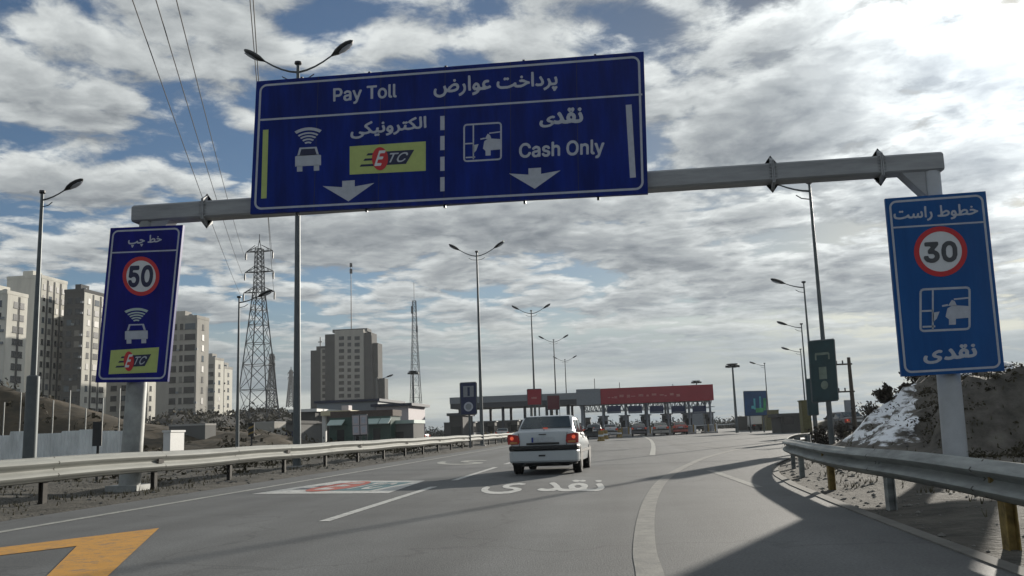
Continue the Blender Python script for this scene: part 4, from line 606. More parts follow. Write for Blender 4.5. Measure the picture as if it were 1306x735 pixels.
def rs(x, y, z):
    s = 0
    s += .53*sm(23.6, 24.6, y)*sm(.25, .5, z)*sm(.218, .232, x/max(y, 1))*sm(.325, .312, x/max(y, 1) if y < 36 else 0)
    if y < 34 and x > .31*y: s = .54*math.exp(-((x-9.7)/.55)**2-((z-.95)/.22)**2) + .38*math.exp(-((x-9.2)/.5)**2-((z-1.9)/.4)**2)
    return s
mound('terrain', 4.4, 40, 11, 80, .3, rz, 'snow', rs)

# ------------------------------------------------------------------ gantry
GY = 22.5
gl, gr = -12.62, 7.72
gan = thing('sign_gantry', (-2.4, GY, 0), 'grey steel portal gantry spanning the road with flanged box beam', 'gantry')
bz0, bz1 = 7.08, 7.56
b = MB()
def boxbeam(b, x0, x1, z0, z1, hw):
    c = .06
    prof = lambda x: [(x, GY-hw, z0+c), (x, GY-hw+c, z0), (x, GY+hw-c, z0), (x, GY+hw, z0+c), (x, GY+hw, z1-c), (x, GY+hw-c, z1), (x, GY-hw+c, z1), (x, GY-hw, z1-c)]
    b.loft([prof(x0), prof(x1)])
def endp(x, k):                          # beam section shrunk towards its rounded end
    return [Vector((x, GY+(q[0])*k, 7.32+(q[1])*k)) for q in ((-.26, -.19), (-.21, -.24), (.21, -.24), (.26, -.19), (.26, .19), (.21, .24), (-.21, .24), (-.26, .19))]
b.loft([endp(gl-.22, .88), endp(gl-.18, .96), endp(gl-.08, .97), endp(gr+.2, .97), endp(gr+.30, .96), endp(gr+.34, .88)])
b.build('beam', 'gantry', gan, smooth=True)
for nm, xb, xt in (('left', -12.78, -12.47), ('right', 7.66, 7.78)):
    p = MB(); p.tube([(xb, GY, -.3), (xb, GY, .02), (xt, GY, bz0-.1), (xt, GY, bz0+.02)], [.27, .27, .235, .235], 20)
    p.build('post', 'gantrypost' if nm == 'right' else 'galv', gan, smooth=True)
    sgn = 1 if nm == 'left' else -1
    k = MB(); k.prism([(xt+sgn*.18, GY-.2, bz0-.62), (xt+sgn*.18, GY-.2, bz0+.01), (xt+sgn*.72, GY-.2, bz0+.01)], (0, .4, 0))
    k.build('haunch', 'gantry', gan)
    p = MB(); p.box((xb-.42, GY-.42, .0), (xb+.42, GY+.42, .16)); p.build('base_plate', 'galv', gan)
for px in (259, 987, 1127):
    x = at(px, 230, GY-.26).x; c = MB()
    for dx in (-.02, .02):
        for s in (1, -1):       # triangular stiffened flange plates
            c.prism([(x+dx-.015, GY-.29, 7.32+s*.28), (x+dx-.015, GY, 7.32+s*.44), (x+dx-.015, GY+.29, 7.32+s*.28), (x+dx-.015, GY+.30, 7.32), (x+dx-.015, GY-.30, 7.32)], (.03, 0, 0))
        c.prism([(x-.16, GY-.02, 7.58+.004), (x+.16, GY-.02, 7.58+.004), (x, GY-.02, 7.80)], (0, .04, 0))
        c.prism([(x-.16, GY+.02, 7.06-.004), (x, GY+.02, 6.84), (x+.16, GY+.02, 7.06-.004)], (0, -.04, 0))
    for i in range(6):
        zz = 7.12+i*.08
        c.tube([(x-.09, GY-.275, zz), (x+.09, GY-.275, zz)], .012, 6)
    c.build('flange_joint', 'gantry', gan)

# ------------------------------------------------------------------ road signs
class Sign:
    """a flat sign whose face lies on the plane y = Y; artwork is laid out on that face"""
    def __init__(s, name, Y, quad, label, blue, thick=.10, group=None):
        s.Y = Y; q = [at(*p, Y) for p in quad]; s.q = q
        s.t = thing(name, (sum(p.x for p in q)/4, Y, min(p.z for p in q)), label, 'road sign', group)
        b = MB(); b.hexa([q[3], q[2], q[2]+Vector((0, thick, 0)), q[3]+Vector((0, thick, 0))], [q[0], q[1], q[1]+Vector((0, thick, 0)), q[0]+Vector((0, thick, 0))])
        s.panel = b.build('panel', blue, s.t)
        for v in (.12, .37, .63, .88):
            a, c = bil(q, .02, v), bil(q, .98, v); b = MB()
            b.box((a.x, Y+thick, a.z-.04), (c.x, Y+thick+.05, a.z+.04)); b.build('back_channel', 'signback', s.t)
    def P(s, px, py, k=1): p = at(px, py, s.Y); p.y -= .004*k; return p
    def L(s, u, v, k=1): p = bil(s.q, u, v); p.y -= .004*k; return p
    def polys(s, name, ps, m, k=1, parent=None):
        b = MB()
        for p in ps: b.face([s.P(*q, k) for q in p])
        return b.build(name, m, parent or s.t, fix=False)
    def line(s, name, pts, w, m, k=1, parent=None):
        ps = []
        for (x0, y0), (x1, y1) in zip(pts, pts[1:]):
            d = math.hypot(x1-x0, y1-y0); nx, ny = -(y1-y0)/d*w/2, (x1-x0)/d*w/2
            ps.append([(x0+nx, y0+ny), (x0-nx, y0-ny), (x1-nx, y1-ny), (x1+nx, y1+ny)])
        return s.polys(name, ps, m, k, parent)
    def border(s, inset, w, rad, m):
        q = s.q; W = (q[1]-q[0]).length; Hh = (q[0]-q[3]).length
        def ring(i, r):
            o = []
            for cx, cy, a0 in ((i+r, i+r, 180), (W-i-r, i+r, 270), (W-i-r, Hh-i-r, 0), (i+r, Hh-i-r, 90)):
                for t in range(0, 91, 15): a = R(a0+t); o.append(((cx+r*math.cos(a))/W, (cy+r*math.sin(a))/Hh))
            return o
        o, n = ring(inset, rad), ring(inset+w, max(.01, rad-w)); b = MB()
        for j in range(len(o)):
            k = (j+1) % len(o); b.face([s.L(*o[j]), s.L(*o[k]), s.L(*n[k]), s.L(*n[j])])
        return b.build('border', m, s.t, fix=False)
    def text(s, txt, quad, m, bold=.012, shear=0., k=1, parent=None, name='lettering'):
        vs, fs = text_mesh(txt, bold, shear); q = [Vector((*p, 0)) for p in quad]; b = MB()
        b.mesh([s.P(*bil(q, u, v).xy, k) for u, v in vs], fs)
        return b.build(name, m, parent or s.t, fix=False)
    def ell(s, name, c, rx, ry, m, k=1, parent=None, rot=0., inner=None):
        def pt(t, f): x, y = rx*f*math.cos(t), ry*f*math.sin(t); return (c[0]+x*math.cos(rot)-y*math.sin(rot), c[1]+x*math.sin(rot)+y*math.cos(rot))
        n = 40; T = [2*math.pi*i/n for i in range(n)]
        if inner: ps = [[pt(T[i], 1), pt(T[(i+1) % n], 1), pt(T[(i+1) % n], inner), pt(T[i], inner)] for i in range(n)]
        else: ps = [[pt(t, 1) for t in T]]
        return s.polys(name, ps, m, k, parent)
def xf(o, s_, sl):                     # local drawing units -> photo pixels, following the slope of the sign
    return lambda x, y: (o[0]+x*s_[0], o[1]+y*s_[1]+x*s_[0]*sl)
def car_pict(S, o, s_, sl, m, mwin, marc, k=1):
    f = xf(o, s_, sl)                   # unit: car about 1 wide, y down, origin = roof centre
    ps = [[(-.5, .38), (-.40, .34), (.40, .34), (.5, .38), (.5, .82), (-.5, .82)], [(-.42, .36), (-.33, 0), (.33, 0), (.42, .36)],
          [(-.43, .80), (-.22, .80), (-.22, 1.05), (-.43, 1.05)], [(.22, .80), (.43, .80), (.43, 1.05), (.22, 1.05)]]
    c = S.polys('car_pictogram', [[f(*p) for p in q] for q in ps], m, k)
    S.polys('pictogram_window', [[f(*p) for p in ((-.33, .34), (-.26, .07), (.26, .07), (.33, .34))]], mwin, k+1, c)
    qs = []
    for i, r in enumerate((.16, .30, .44, .58, .74)):
        w = .075 if i < 4 else .13; a0, a1 = -125, -55; n = 8
        for j in range(n):
            t0, t1 = R(a0+(a1-a0)*j/n), R(a0+(a1-a0)*(j+1)/n)
            qs.append([f(r*math.cos(t0)*1.05, -.02+r*math.sin(t0)*.98), f(r*math.cos(t1)*1.05, -.02+r*math.sin(t1)*.98), f((r+w)*math.cos(t1)*1.05, -.02+(r+w)*math.sin(t1)*.98), f((r+w)*math.cos(t0)*1.05, -.02+(r+w)*math.sin(t0)*.98)])
    S.polys('signal_arcs', qs, marc, k)
def etc_logo(S, quad, k=1):
    q = [Vector((*p, 0)) for p in quad]; B = lambda u, v: tuple(bil(q, u, v).xy)
    lp = S.polys('logo_panel', [[B(0, 0), B(1, 0), B(1, 1), B(0, 1)]], 'signyellow', k)
    S.polys('logo_band', [[B(.44, .27), B(.74, .27), B(.85, .74), B(.44, .74)]], 'signdark', k+1, lp)
    S.polys('speed_lines', [[B(a, v), B(.36, v), B(.36, v+.075), B(a+.02, v+.075)] for a, v in ((.13, .26), (.18, .46), (.22, .64))], 'signdark', k+1, lp)
    c = B(.40, .50); w = math.dist(B(0, .5), B(1, .5)); h = math.dist(B(.5, 0), B(.5, 1))
    S.ell('logo_disc', c, w*.105, h*.40, 'signred', k+2, lp)
    S.text('E', [B(.345, .78), B(.475, .78), B(.455, .25), B(.325, .25)], 'signwhite', .02, .35, k+3, lp, 'logo_lettering')
    S.text('TC', [B(.53, .67), B(.78, .67), B(.74, .34), B(.51, .34)], 'signgrey', .01, .25, k+3, lp, 'logo_lettering')
def booth_pict(S, o, s_, sl, m, k=1):
    """toll booth pictogram: attendant window on the left, car stopping on the right; unit square, y down"""
    f = xf(o, s_, sl)
    L = lambda pts, w: [seg for seg in [[f(*p) for p in pts]]]
    def ln(pts, w):
        return S_l.append((pts, w))
    S_l = []
    r = .07
    ring = []
    for cx, cy, a0 in ((1-r, r, -90), (1-r, 1-r, 0), (r, 1-r, 90), (r, r, 180)):
        for t in (0, 30, 60, 90): a = R(a0+t); ring.append((cx+r*math.cos(a), cy+r*math.sin(a)))
    ring.append(ring[0]); ln(ring, 1)
    ln([(.25, .02), (.25, .96)], .8); ln([(.02, .52), (.25, .52)], .8); ln([(.04, .90), (.30, .90)], .8)
    ln([(.68, .27), (.98, .25)], .7); ln([(.44, .42), (.56, .40)], .8)
    qs = []
    for pts, w in S_l:
        pp = [f(*p) for p in pts]; w = w*abs(s_[0])*.045
        for (x0, y0), (x1, y1) in zip(pp, pp[1:]):
            d = math.hypot(x1-x0, y1-y0)
            if d < 1e-6: continue
            nx, ny = -(y1-y0)/d*w/2, (x1-x0)/d*w/2
            qs.append([(x0+nx, y0+ny), (x0-nx, y0-ny), (x1-nx, y1-ny), (x1+nx, y1+ny)])
    S.polys('booth_pictogram', qs, m, k)
    ps = [[(.25, .57), (.39, .55), (.33, .72), (.25, .80)],
          [(.55, .48), (.66, .41), (.98, .45), (.98, .73), (.72, .74), (.72, .88), (.58, .88), (.58, .75), (.51, .68)],
          [(.56, .42), (.64, .28), (.70, .32), (.74, .43)]]
    S.polys('booth_figures', [[f(*p) for p in q] for q in ps], m, k)

OV = Sign('overhead_sign', GY-.46, [(327, 104), (821, 66), (826.5, 247), (319, 273)], 'wide blue overhead sign reading Pay Toll and Cash Only on the gantry beam', 'blue_mid', .12)
OV.border(.10, .055, .20, 'signgrey')
for sx in (.167, .333, .5, .667, .833):
    a_, c_ = OV.L(sx-.0008, 0, .5), OV.L(sx+.0008, 0, .5); d_, e_ = OV.L(sx+.0008, 1, .5), OV.L(sx-.0008, 1, .5)
    b = MB(); b.face([a_, c_, d_, e_]); b.build('panel_seam', 'signdark', OV.t, fix=False)
OV.polys('header_line', [[(330, 152.2), (819, 119.4), (819, 121.8), (330, 154.6)]], 'signgrey')
OV.text('Pay Toll', [(425, 113), (506, 107), (506, 129), (425, 134.5)], 'signgrey', .018)
OV.text('پرداخت عوارض', [(553, 99), (711, 90), (711, 116), (553, 127)], 'signgrey', .014)
OV.text('الکترونیکی', [(447, 157), (544, 148), (544, 168), (447, 178)], 'signgrey', .016)
OV.text('نقد', [(705, 139), (743, 136.5), (744, 156.5), (705, 159)], 'signgrey', .02)
OV.text('ی', [(688, 149), (708, 147.5), (708, 161.5), (688, 163.5)], 'signgrey', .02)
OV.text('Cash Only', [(662, 183), (771, 177), (771, 201.5), (662, 206.5)], 'signgrey', .02)
OV.polys('lane_bar', [[(335.5, 166), (342.5, 165.5), (340, 253), (333, 253.5)]], 'signyellow')['label'] = 'pale yellow-green lane bar'
OV.polys('lane_bar', [[(798, 134), (805.5, 133.5), (811, 226.5), (803.5, 227)]], 'signgrey')
for y in (148, 173.5, 200, 226):
    OV.polys('lane_divider', [[(561.5, y+.3), (567, y), (567, y+18), (561.5, y+18.3)]], 'signgrey')
car_pict(OV, (393, 188), (33, 29), -.055, 'signgrey', 'signdark', 'signgrey')
etc_logo(OV, [(446, 187), (543, 180.5), (543, 218), (446, 223)])
booth_pict(OV, (592, 159.5), (47, 46.5), -.06, 'signgrey')
for cx, cy in ((444.5, 230.5), (682, 214.5)):
    f = xf((cx, cy), (1, 1), -.06)
    OV.polys('lane_pointer', [[f(*p) for p in q] for q in ([(-8, 0), (8, 0), (8, 8), (-8, 8)], [(-33, 5), (-8, 8), (8, 8), (33, 5), (0, 26.5)])], 'signgrey', 1)
for u in (.12, .3, .5, .7, .88):
    for v, dz in ((0, -.07), (1, .05)):
        p = bil(OV.q, u, v); b = MB(); b.box((p.x-.03, GY-.40, p.z-(.07 if v == 0 else 0)), (p.x+.03, GY-.30, p.z+(.06 if v else 0))); b.build('clamp_bolt', 'dark', OV.t)
for u in (.1, .3, .5, .7, .9):
    p = bil(OV.q, u, .5); b = MB(); b.box((p.x-.05, GY-.34, 7.2), (p.x+.05, GY-.262, 10.5)); b.build('back_bracket', 'signback', OV.t)

LS = Sign('speed_sign', GY-.42, [(141, 291), (233.5, 287), (213.5, 487), (121.5, 488)], 'dark blue leaning sign with a red-ringed 50 and a yellow-green panel on its gantry post', 'blue', group='speed signs on the gantry posts')
LS.border(.07, .045, .16, 'signgrey')
LS.polys('header_line', [[(142.5, 321.8), (227, 318.3), (226.8, 320), (142.3, 323.5)]], 'signgrey')
LS.text('خط چپ', [(164, 301), (207, 299), (206, 312.5), (163, 316.5)], 'signgrey', .014)
LS.ell('speed_roundel', (180, 352.5), 23, 24.5, 'signwhite', 1)
LS.ell('roundel_ring', (180, 352.5), 23.5, 25, 'signred', 2, inner=.80)
LS.text('50', [(164.5, 339.5), (196.5, 338), (194.5, 366), (163.5, 367)], 'signdark', .03, k=3)
car_pict(LS, (174, 413.5), (29, 23.5), -.03, 'signgrey', 'blue', M['aqua'])
etc_logo(LS, [(141.5, 447), (203, 443), (200, 475), (138.5, 477.5)])
RS = Sign('speed_sign', GY-.42, [(1129, 253.5), (1257, 244), (1281.5, 473), (1150, 480.5)], 'glare-lightened blue leaning sign with a red-ringed 30 and a booth symbol on its gantry post', 'blueglare', group='speed signs on the gantry posts')
RS.border(.07, .05, .17, 'signgrey')
RS.polys('header_line', [[(1138, 289.6), (1254.5, 282.3), (1254.7, 284.4), (1138.2, 291.7)]], 'signgrey')
RS.text('خطوط راست', [(1139, 265.5), (1247, 259), (1248, 278), (1140, 284.5)], 'signgrey', .014)
RS.ell('speed_roundel', (1199.5, 321), 33, 31, 'signwhite', 1)
RS.ell('roundel_ring', (1199.5, 321), 34, 32, 'signred', 2, inner=.80)
RS.text('30', [(1177, 309.5), (1220, 307), (1221.5, 334), (1178.5, 336)], 'canopydark', .03, k=3)
booth_pict(RS, (1174, 369.5), (62.5, 53), -.045, 'signgrey')
RS.text('نقد', [(1203, 441), (1245, 438), (1246.5, 455), (1204, 460)], 'signgrey', .02)
RS.text('ی', [(1177, 448), (1202, 446), (1203, 463), (1178, 465)], 'signgrey', .02)
for S, xp in ((LS, -12.6), (RS, 7.72)):
    for v in (.2, .8):
        p = bil(S.q, .5, v); b = MB(); b.box((p.x-.5, S.Y+.155, p.z-.05), (p.x+.5, S.Y+.19, p.z+.05)); b.build('mounting_clamp', 'signback', S.t)

# ------------------------------------------------------------------ guardrails
def guardrail(path, z0, z1, m, label, post_gap, post_side, post_m, waves, reflect, yellow=()):
    t = thing('guardrail', (path[0][0], path[0][1], 0), label, 'guardrail')
    P = [Vector(p) for p in path]
    P = dens(P, 4)
    n = waves*8; prof = []
    for i in range(n+1):
        u = i/n; z = z0+(z1-z0)*u; d = -.07*math.cos(u*waves*2*math.pi)
        prof.append((d, z))
    b = MB(); rows = []
    for k, p in enumerate(P):
        d = (P[min(k+1, len(P)-1)]-P[max(k-1, 0)]).normalized(); nx, ny = d.y*post_side*-1, -d.x*post_side*-1
        rows.append([(p.x+nx*a, p.y+ny*a, z+.014*math.sin(p.y*.7)) for a, z in prof])
    w = len(prof); vs = [q for r_ in rows for q in r_]
    fs = [(k*w+i, k*w+i+1, (k+1)*w+i+1, (k+1)*w+i) for k in range(len(P)-1) for i in range(w-1)]
    b.mesh(vs, fs); o = b.build('rail_beam', m, t, smooth=True, fix=False)
    for pl in o.data.polygons: pl.use_smooth = True
    md = o.modifiers.new('thickness', 'SOLIDIFY'); md.thickness = .012; md.offset = 0
    # posts every few metres on the outer side
    acc = 0; nxt = 1.2; cnt = 0
    for a, c in zip(P, P[1:]):
        seg = (c-a).length
        while acc+seg > nxt:
            q = a+(c-a)*((nxt-acc)/seg); d = (c-a).normalized(); nx, ny = d.y*post_side, -d.x*post_side
            pb = MB(); cx, cy = q.x+nx*.16, q.y+ny*.16
            ang = math.atan2(d.y, d.x)
            lean = random.uniform(-.02, .02)
            for dx, dy, hx, hy in ((0, 0, .012, .07), (-.07, .0, .0, 0)):
                pass
            pb.box((cx-.075, cy-.055, -.2), (cx+.075, cy-.043, z1-.06), ang, (cx, cy, 0))
            pb.box((cx-.075, cy+.043, -.2), (cx+.075, cy+.055, z1-.06), ang, (cx, cy, 0))
            pb.box((cx-.008, cy-.043, -.2), (cx+.008, cy+.043, z1-.06), ang, (cx, cy, 0))
            pb.box((q.x+nx*.045-.02, q.y+ny*.045-.02, (z0+z1)/2-.12), (q.x+nx*.10+.02, q.y+ny*.10+.02, (z0+z1)/2+.12), 0)
            ob = pb.build('rail_post', post_m if cnt not in yellow else 'yellowpost', t)
            if cnt in yellow: ob['label'] = 'post with faded yellow paint'
            if reflect and cnt % 2 == 0:
                rb = MB(); rx, ry = q.x-nx*.03, q.y-ny*.03
                rb.prism([(rx, ry-.14, (z0+z1)/2-.05), (rx, ry+.14, (z0+z1)/2-.05), (rx, ry+.12, (z0+z1)/2+.06), (rx, ry-.12, (z0+z1)/2+.06)], (-nx*-.03, 0, 0))
                rb.build('reflector', 'rustpost', t)
            sp_ = MB()                    # overlapping end of the next beam, with its edge following the waves
            w0_, w1_ = q+d*.16, q+d*.195
            ra = [Vector((w0_.x-nx*(-a_+.009), w0_.y-ny*(-a_+.009), z_+.014*math.sin(w0_.y*.7))) for a_, z_ in [(-v, zz) for v, zz in prof]]
            rb_ = [Vector((w1_.x-nx*(-a_+.009), w1_.y-ny*(-a_+.009), z_+.014*math.sin(w1_.y*.7))) for a_, z_ in [(-v, zz) for v, zz in prof]]
            for i_ in range(len(ra)-1): sp_.face([ra[i_], rb_[i_], rb_[i_+1], ra[i_+1]])
            if q.y < 45:
                sp_.build('joint', 'rustpost', t, fix=False)
            cnt += 1; nxt += post_gap
        acc += seg
    return t
guardrail(RAIL_L, .48, .99, 'rail', 'long straight pale steel guardrail on posts in the dark earth verge, beyond the yellow arrow', 4.55, -1, 'rustpost', 2, True)
guardrail(RAIL_R[:10], .42, .78, 'railold', 'weathered dull guardrail curving away past the 30 sign, some posts painted yellow', 3.95, 1, 'railold', 2, False, yellow=(4, 6))

# ------------------------------------------------------------------ white saloon car
def make_car(paint, label, loc, rz=0, lit=True):
    t = thing('saloon_car', (0, 0, 0), label, 'car')
    W = .85
    # stations along the length (y from the tail), lower body: half width, bottom z, shoulder z
    st = [(0.00, .69, .38, .92), (.03, .76, .33, 1.01), (.09, .80, .30, 1.045), (.20, .835, .26, 1.05), (.80, .85, .24, 1.03), (1.6, .855, .22, .95), (2.8, .85, .22, .92), (3.5, .835, .23, .86), (4.1, .79, .27, .76), (4.36, .68, .33, .66), (4.42, .60, .36, .60)]
    def sec(y, w, z0, z1):
        pr = [(-.78, 0), (-.97, .10), (-1.0, .40), (-.985, .72), (-.93, .93), (-.80, 1.0), (-.4, 1.012), (.4, 1.012), (.80, 1.0), (.93, .93), (.985, .72), (1.0, .40), (.97, .10), (.78, 0)]
        return [Vector((a*w, y, z0+(z1-z0)*c)) for a, c in pr]
    b = MB(); b.loft([sec(*s) for s in st])
    # greenhouse
    gh = [(.50, .68, .98, 1.045), (.60, .68, .98, 1.09), (1.10, .63, .97, 1.405), (1.5, .62, .95, 1.435), (2.25, .615, .93, 1.43), (2.55, .62, .93, 1.38), (3.15, .66, .90, .95)]
    def gs(y, w, z0, z1):
        wb = .745
        return [Vector((-wb, y, z0)), Vector((-(w+wb*.6)/1.6, y, z0+(z1-z0)*.5)), Vector((-w, y, z0+(z1-z0)*.88)), Vector((-w*.85, y, z1-.006)), Vector((-w*.3, y, z1)), Vector((w*.3, y, z1)), Vector((w*.85, y, z1-.006)), Vector((w, y, z0+(z1-z0)*.88)), Vector(((w+wb*.6)/1.6, y, z0+(z1-z0)*.5)), Vector((wb, y, z0))]
    b.loft([gs(*s) for s in gh])
    body = b.build('body', paint, t, smooth=True)
    # rear window: tilted pane just proud of the sloping screen
    q = [Vector((-.64, .63, 1.107)), Vector((.64, .63, 1.107)), Vector((.555, 1.065, 1.382)), Vector((-.555, 1.065, 1.382))]
    n_ = (q[1]-q[0]).cross(q[3]-q[0]).normalized()*.022
    b = MB(); b.prism([p+n_ for p in q], -n_*.6); b.build('rear_window', 'carglass', t)
    q2 = [Vector((-.655, 2.62, 1.29)), Vector((.655, 2.62, 1.29)), Vector((.70, 3.06, 1.0)), Vector((-.70, 3.06, 1.0))]
    n2 = (q2[3]-q2[0]).cross(q2[1]-q2[0]).normalized()*.02
    if n2.z < 0: n2 = -n2
    b = MB(); b.prism([p+n2 for p in q2], -n2*.6); b.build('windscreen', 'carglass', t)
    for s in (-1, 1):
        for ya, yb in ((.98, 1.72), (1.80, 2.62)):
            b = MB(); b.prism([(s*.755, ya-.08, 1.0), (s*.755, yb+.1, .98), (s*.655, yb-.1, 1.30), (s*.655, ya+.12, 1.30)], (-s*.03, 0, .0)); b.build('side_window', 'carglass', t)
        # tail lamps, wrapping the corner
        b = MB(); b.prism([(s*.86, -.012, .74), (s*.60, -.022, .74), (s*.56, -.022, .80), (s*.60, -.020, .95), (s*.80, -.012, .985), (s*.865, .0, .96)], (0, .16, 0)); tl = b.build('tail_lamp', 'tail', t)
        if lit:
            b = MB(); b.tube([(s*.755, -.036, .885), (s*.755, .0, .885)], .045, 12); b.build('lit_lamp', 'taillit', tl)
        b = MB(); b.box((min(s*.62, s*.80), -.030, .755), (max(s*.62, s*.80), -.0, .80)); b.build('turn_lens', 'amber', tl)
        # door mirror
        b = MB(); b.tube([(s*.80, 2.50, .99), (s*.90, 2.46, 1.03)], .03, 8); b.loft([[Vector((s*x, 2.44+dy, z)) for x, z in ((.88, .97), (1.03, .98), (1.04, 1.08), (.90, 1.09))] for dy in (0, .10)])
        b.build('door_mirror', 'cartrim', t)
        b = MB(); b.box((s*.862-.008, .45, .50), (s*.862+.008, 3.6, .57)); b.build('side_moulding', 'cartrim', t)
        for yy in (.85, 3.35):
            b = MB(); x0, x1 = s*.64, s*.845
            b.tube([(x0, yy, .29), (x0+s*.02, yy, .29), (x1-s*.02, yy, .29), (x1, yy, .29)], [.27, .292, .292, .27], 24); wh = b.build('wheel', 'black', t, smooth=True)
            b = MB(); b.tube([(x1-s*.005, yy, .29), (x1+s*.012, yy, .29)], [.19, .17], 20); b.build('rim', 'rim', wh)
            b = MB()
            b.loft([[Vector((xx, yy+r_*math.cos(a), max(.2, .30+r_*math.sin(a)))) for a in [math.pi*i/12 for i in range(13)] for r_ in (.34,)] for xx in (s*.60, s*.858)]); b.build('wheel_arch', 'cartrim', t)
        for yy in (1.35, 2.2):
            b = MB(); b.box((s*.857-.012, yy, .84), (s*.857+.012, yy+.16, .875)); b.build('door_handle', 'cartrim', t)
        b = MB(); b.prism([(s*.45, 4.395, .56), (s*.72, 4.30, .57), (s*.74, 4.26, .70), (s*.46, 4.36, .69)], (0, .04, 0)); b.build('headlight', 'signwhite', t)
    # bumper with dark upper strip
    def bump(z0, z1, d, w): return [[Vector((x*k, y+(.03 if k < 1 else 0), z)) for x, y in ((-w, .45), (-w, .14), (-w*.965, .03), (-w*.86, -d*.62), (-w*.5, -d), (w*.5, -d), (w*.86, -d*.62), (w*.965, .03), (w, .14), (w, .45))] for z, k in ((z0, .985), (z0+.04, 1), (z1-.03, 1), (z1, .985))]
    b = MB(); b.loft(bump(.30, .575, .085, .855)); b.build('rear_bumper', paint, t)
    b = MB(); b.loft(bump(.578, .70, .10, .862)); b.build('bumper_strip', 'cartrim', t)
    b = MB(); b.loft(bump(.24, .30, .05, .80)); b.build('lower_valance', 'cartrim', t)
    b = MB(); b.box((-.27, -.035, .775), (.27, -.018, .895)); pl = b.build('number_plate', 'plate', t)
    b = MB(); b.box((-.27, -.040, .775), (-.225, -.036, .895)); b.build('plate_strip', 'plateblue', pl)
    b = MB(); b.box((-.40, -.030, .72), (.40, -.012, .765)); b.build('plate_recess', 'cartrim', t)
    b = MB(); b.box((-.10, -.096, .44), (.06, -.08, .48)); b.build('tow_eye_cover', 'cartrim', t)
    for pts in (((-.575, .70), (-.575, .90), (-.60, 1.0)), ((.575, .70), (.575, .90), (.60, 1.0))):
        b = MB(); b.tube([(x_, -.014+.05*max(0, z_-.92)/.1, z_) for x_, z_ in pts], .007, 5); b.build('boot_seam', 'cartrim', t)
    b = MB(); b.tube([(-.09, -.035, .965), (.09, -.035, .965)], .012, 6); b.build('boot_handle', 'cartrim', t)
    b = MB(); b.tube([(0, .33, 1.055), (0, .28, 1.06)], .018, 6); b.build('boot_lock', 'dark', t)
    for sx_ in (-.36, .36):
        b = MB(); b.loft([[Vector((sx_+u*w_, 1.75, z_)) for u in (-1, 1)]+[Vector((sx_+u*w_, 1.86, z_)) for u in (1, -1)] for z_, w_ in ((.9, .2), (1.12, .21), (1.16, .12), (1.28, .12))]); b.build('seat_back', 'cartrim', t)
    b = MB(); b.tube([(-.46, -.06, .27), (-.46, .5, .27)], .032, 10); b.build('exhaust_pipe', 'dark', t)
    if lit:
        b = MB(); b.box((-.06, .59, 1.105), (.06, .61, 1.12)); b.build('brake_lamp', 'taillit', t)
    b = MB(); b.box((-.60, .1, .20), (.60, 4.0, .25)); b.build('underbody', 'cartrim', t)
    b = MB(); b.tube([(.30, 1.3, 1.40), (.32, 1.05, 1.62)], .006, 6); b.build('aerial', 'dark', t)
    t.location = loc; t.rotation_euler = (0, 0, rz); t.scale = (1.12, 1.12, 1.12)
    return t
wl, wr = ground(659, 604.5), ground(735, 604.5)
car = make_car('carpaint', 'white saloon car with lit tail lamps driving ahead in the lane', ((wl.x+wr.x)/2, (wl.y+wr.y)/2-.55, 0), R(-2.5))

# ------------------------------------------------------------------ street lamps
def arm_lamp(t, s, zt, reach, rise, k=1.0, sub=0):
    """one curved arm with its luminaire, s = side"""
    pts = [(s*.05, 0, zt-.35*k)] + [(s*reach*u, 0, zt-.35*k + rise*(u**1.7)) for u in (.25, .5, .75, 1)]
    b = MB(); b.tube(pts, [.05*k, .045*k, .04*k, .036*k, .034*k], 8); a = b.build('arm', 'polegrey', t, smooth=True)
    b = MB(); b.tube([(s*.05, 0, zt-.72*k), (s*reach*.30, 0, zt-.66*k), (s*reach*.48, 0, zt-.50*k)], .025*k, 6); b.build('brace', 'polegrey', t)
    e = Vector(pts[-1]); d = (Vector(pts[-1])-Vector(pts[-2])).normalized(); l = 1.15*k
    b = MB(); prof = [(0, .06), (.08, .10), (.25, .22), (.5, .28), (.75, .25), (.93, .15), (1, .04)]
    b.tube([e+d*l*u for u, _ in prof], [r*k for _, r in prof], 10, flat=.5); lh = b.build('lamp_head', 'dark', a, smooth=True)
    nrm = Vector((-d.z*s, 0, d.x*s)); nrm = nrm if nrm.z < 0 else -nrm
    b = MB(); b.tube([e+d*l*u+nrm*.115*k for u in (.30, .5, .75, .90)], [.07*k, .2*k, .18*k, .07*k], 10, flat=.25); b.build('diffuser', 'signgrey', lh)
def make_lamp(name, h, sides, label, group, k=1.0, reach=1.5, rise=.62, r0=.17, sleeve=0):
    t = thing(name, (0, 0, 0), label, 'street lamp', group)
    b = MB(); b.tube([(0, 0, -.3), (0, 0, h*.35), (0, 0, h)], [r0, r0*.78, r0*.42], 12); b.build('pole', 'polegrey', t, smooth=True)
    b = MB(); b.tube([(0, 0, h-.02), (0, 0, h+.03), (0, 0, h+.12)], [.10*k, .16*k, .15*k], 10); b.build('pole_cap', 'dark', t)
    for s in sides: arm_lamp(t, s, h, reach, rise, k)
    if sleeve:
        b = MB(); b.tube([(0, 0, -.3), (0, 0, sleeve), (0, 0, sleeve+.05)], [r0*1.7, r0*1.6, r0*1.0], 14); b.build('pole_sleeve', 'polegrey', t, smooth=True)
    else:
        b = MB(); b.box((-.3, -.3, -.2), (.3, .3, .1)); b.build('foundation', 'concrete', t)
    return t
GD = 'twin-arm street lamps in a row beside the pale straight guardrail'
lamp0 = make_lamp('street_lamp', 17.3, (-1, 1), 'tall twin-arm street lamp rising behind the overhead sign', GD)
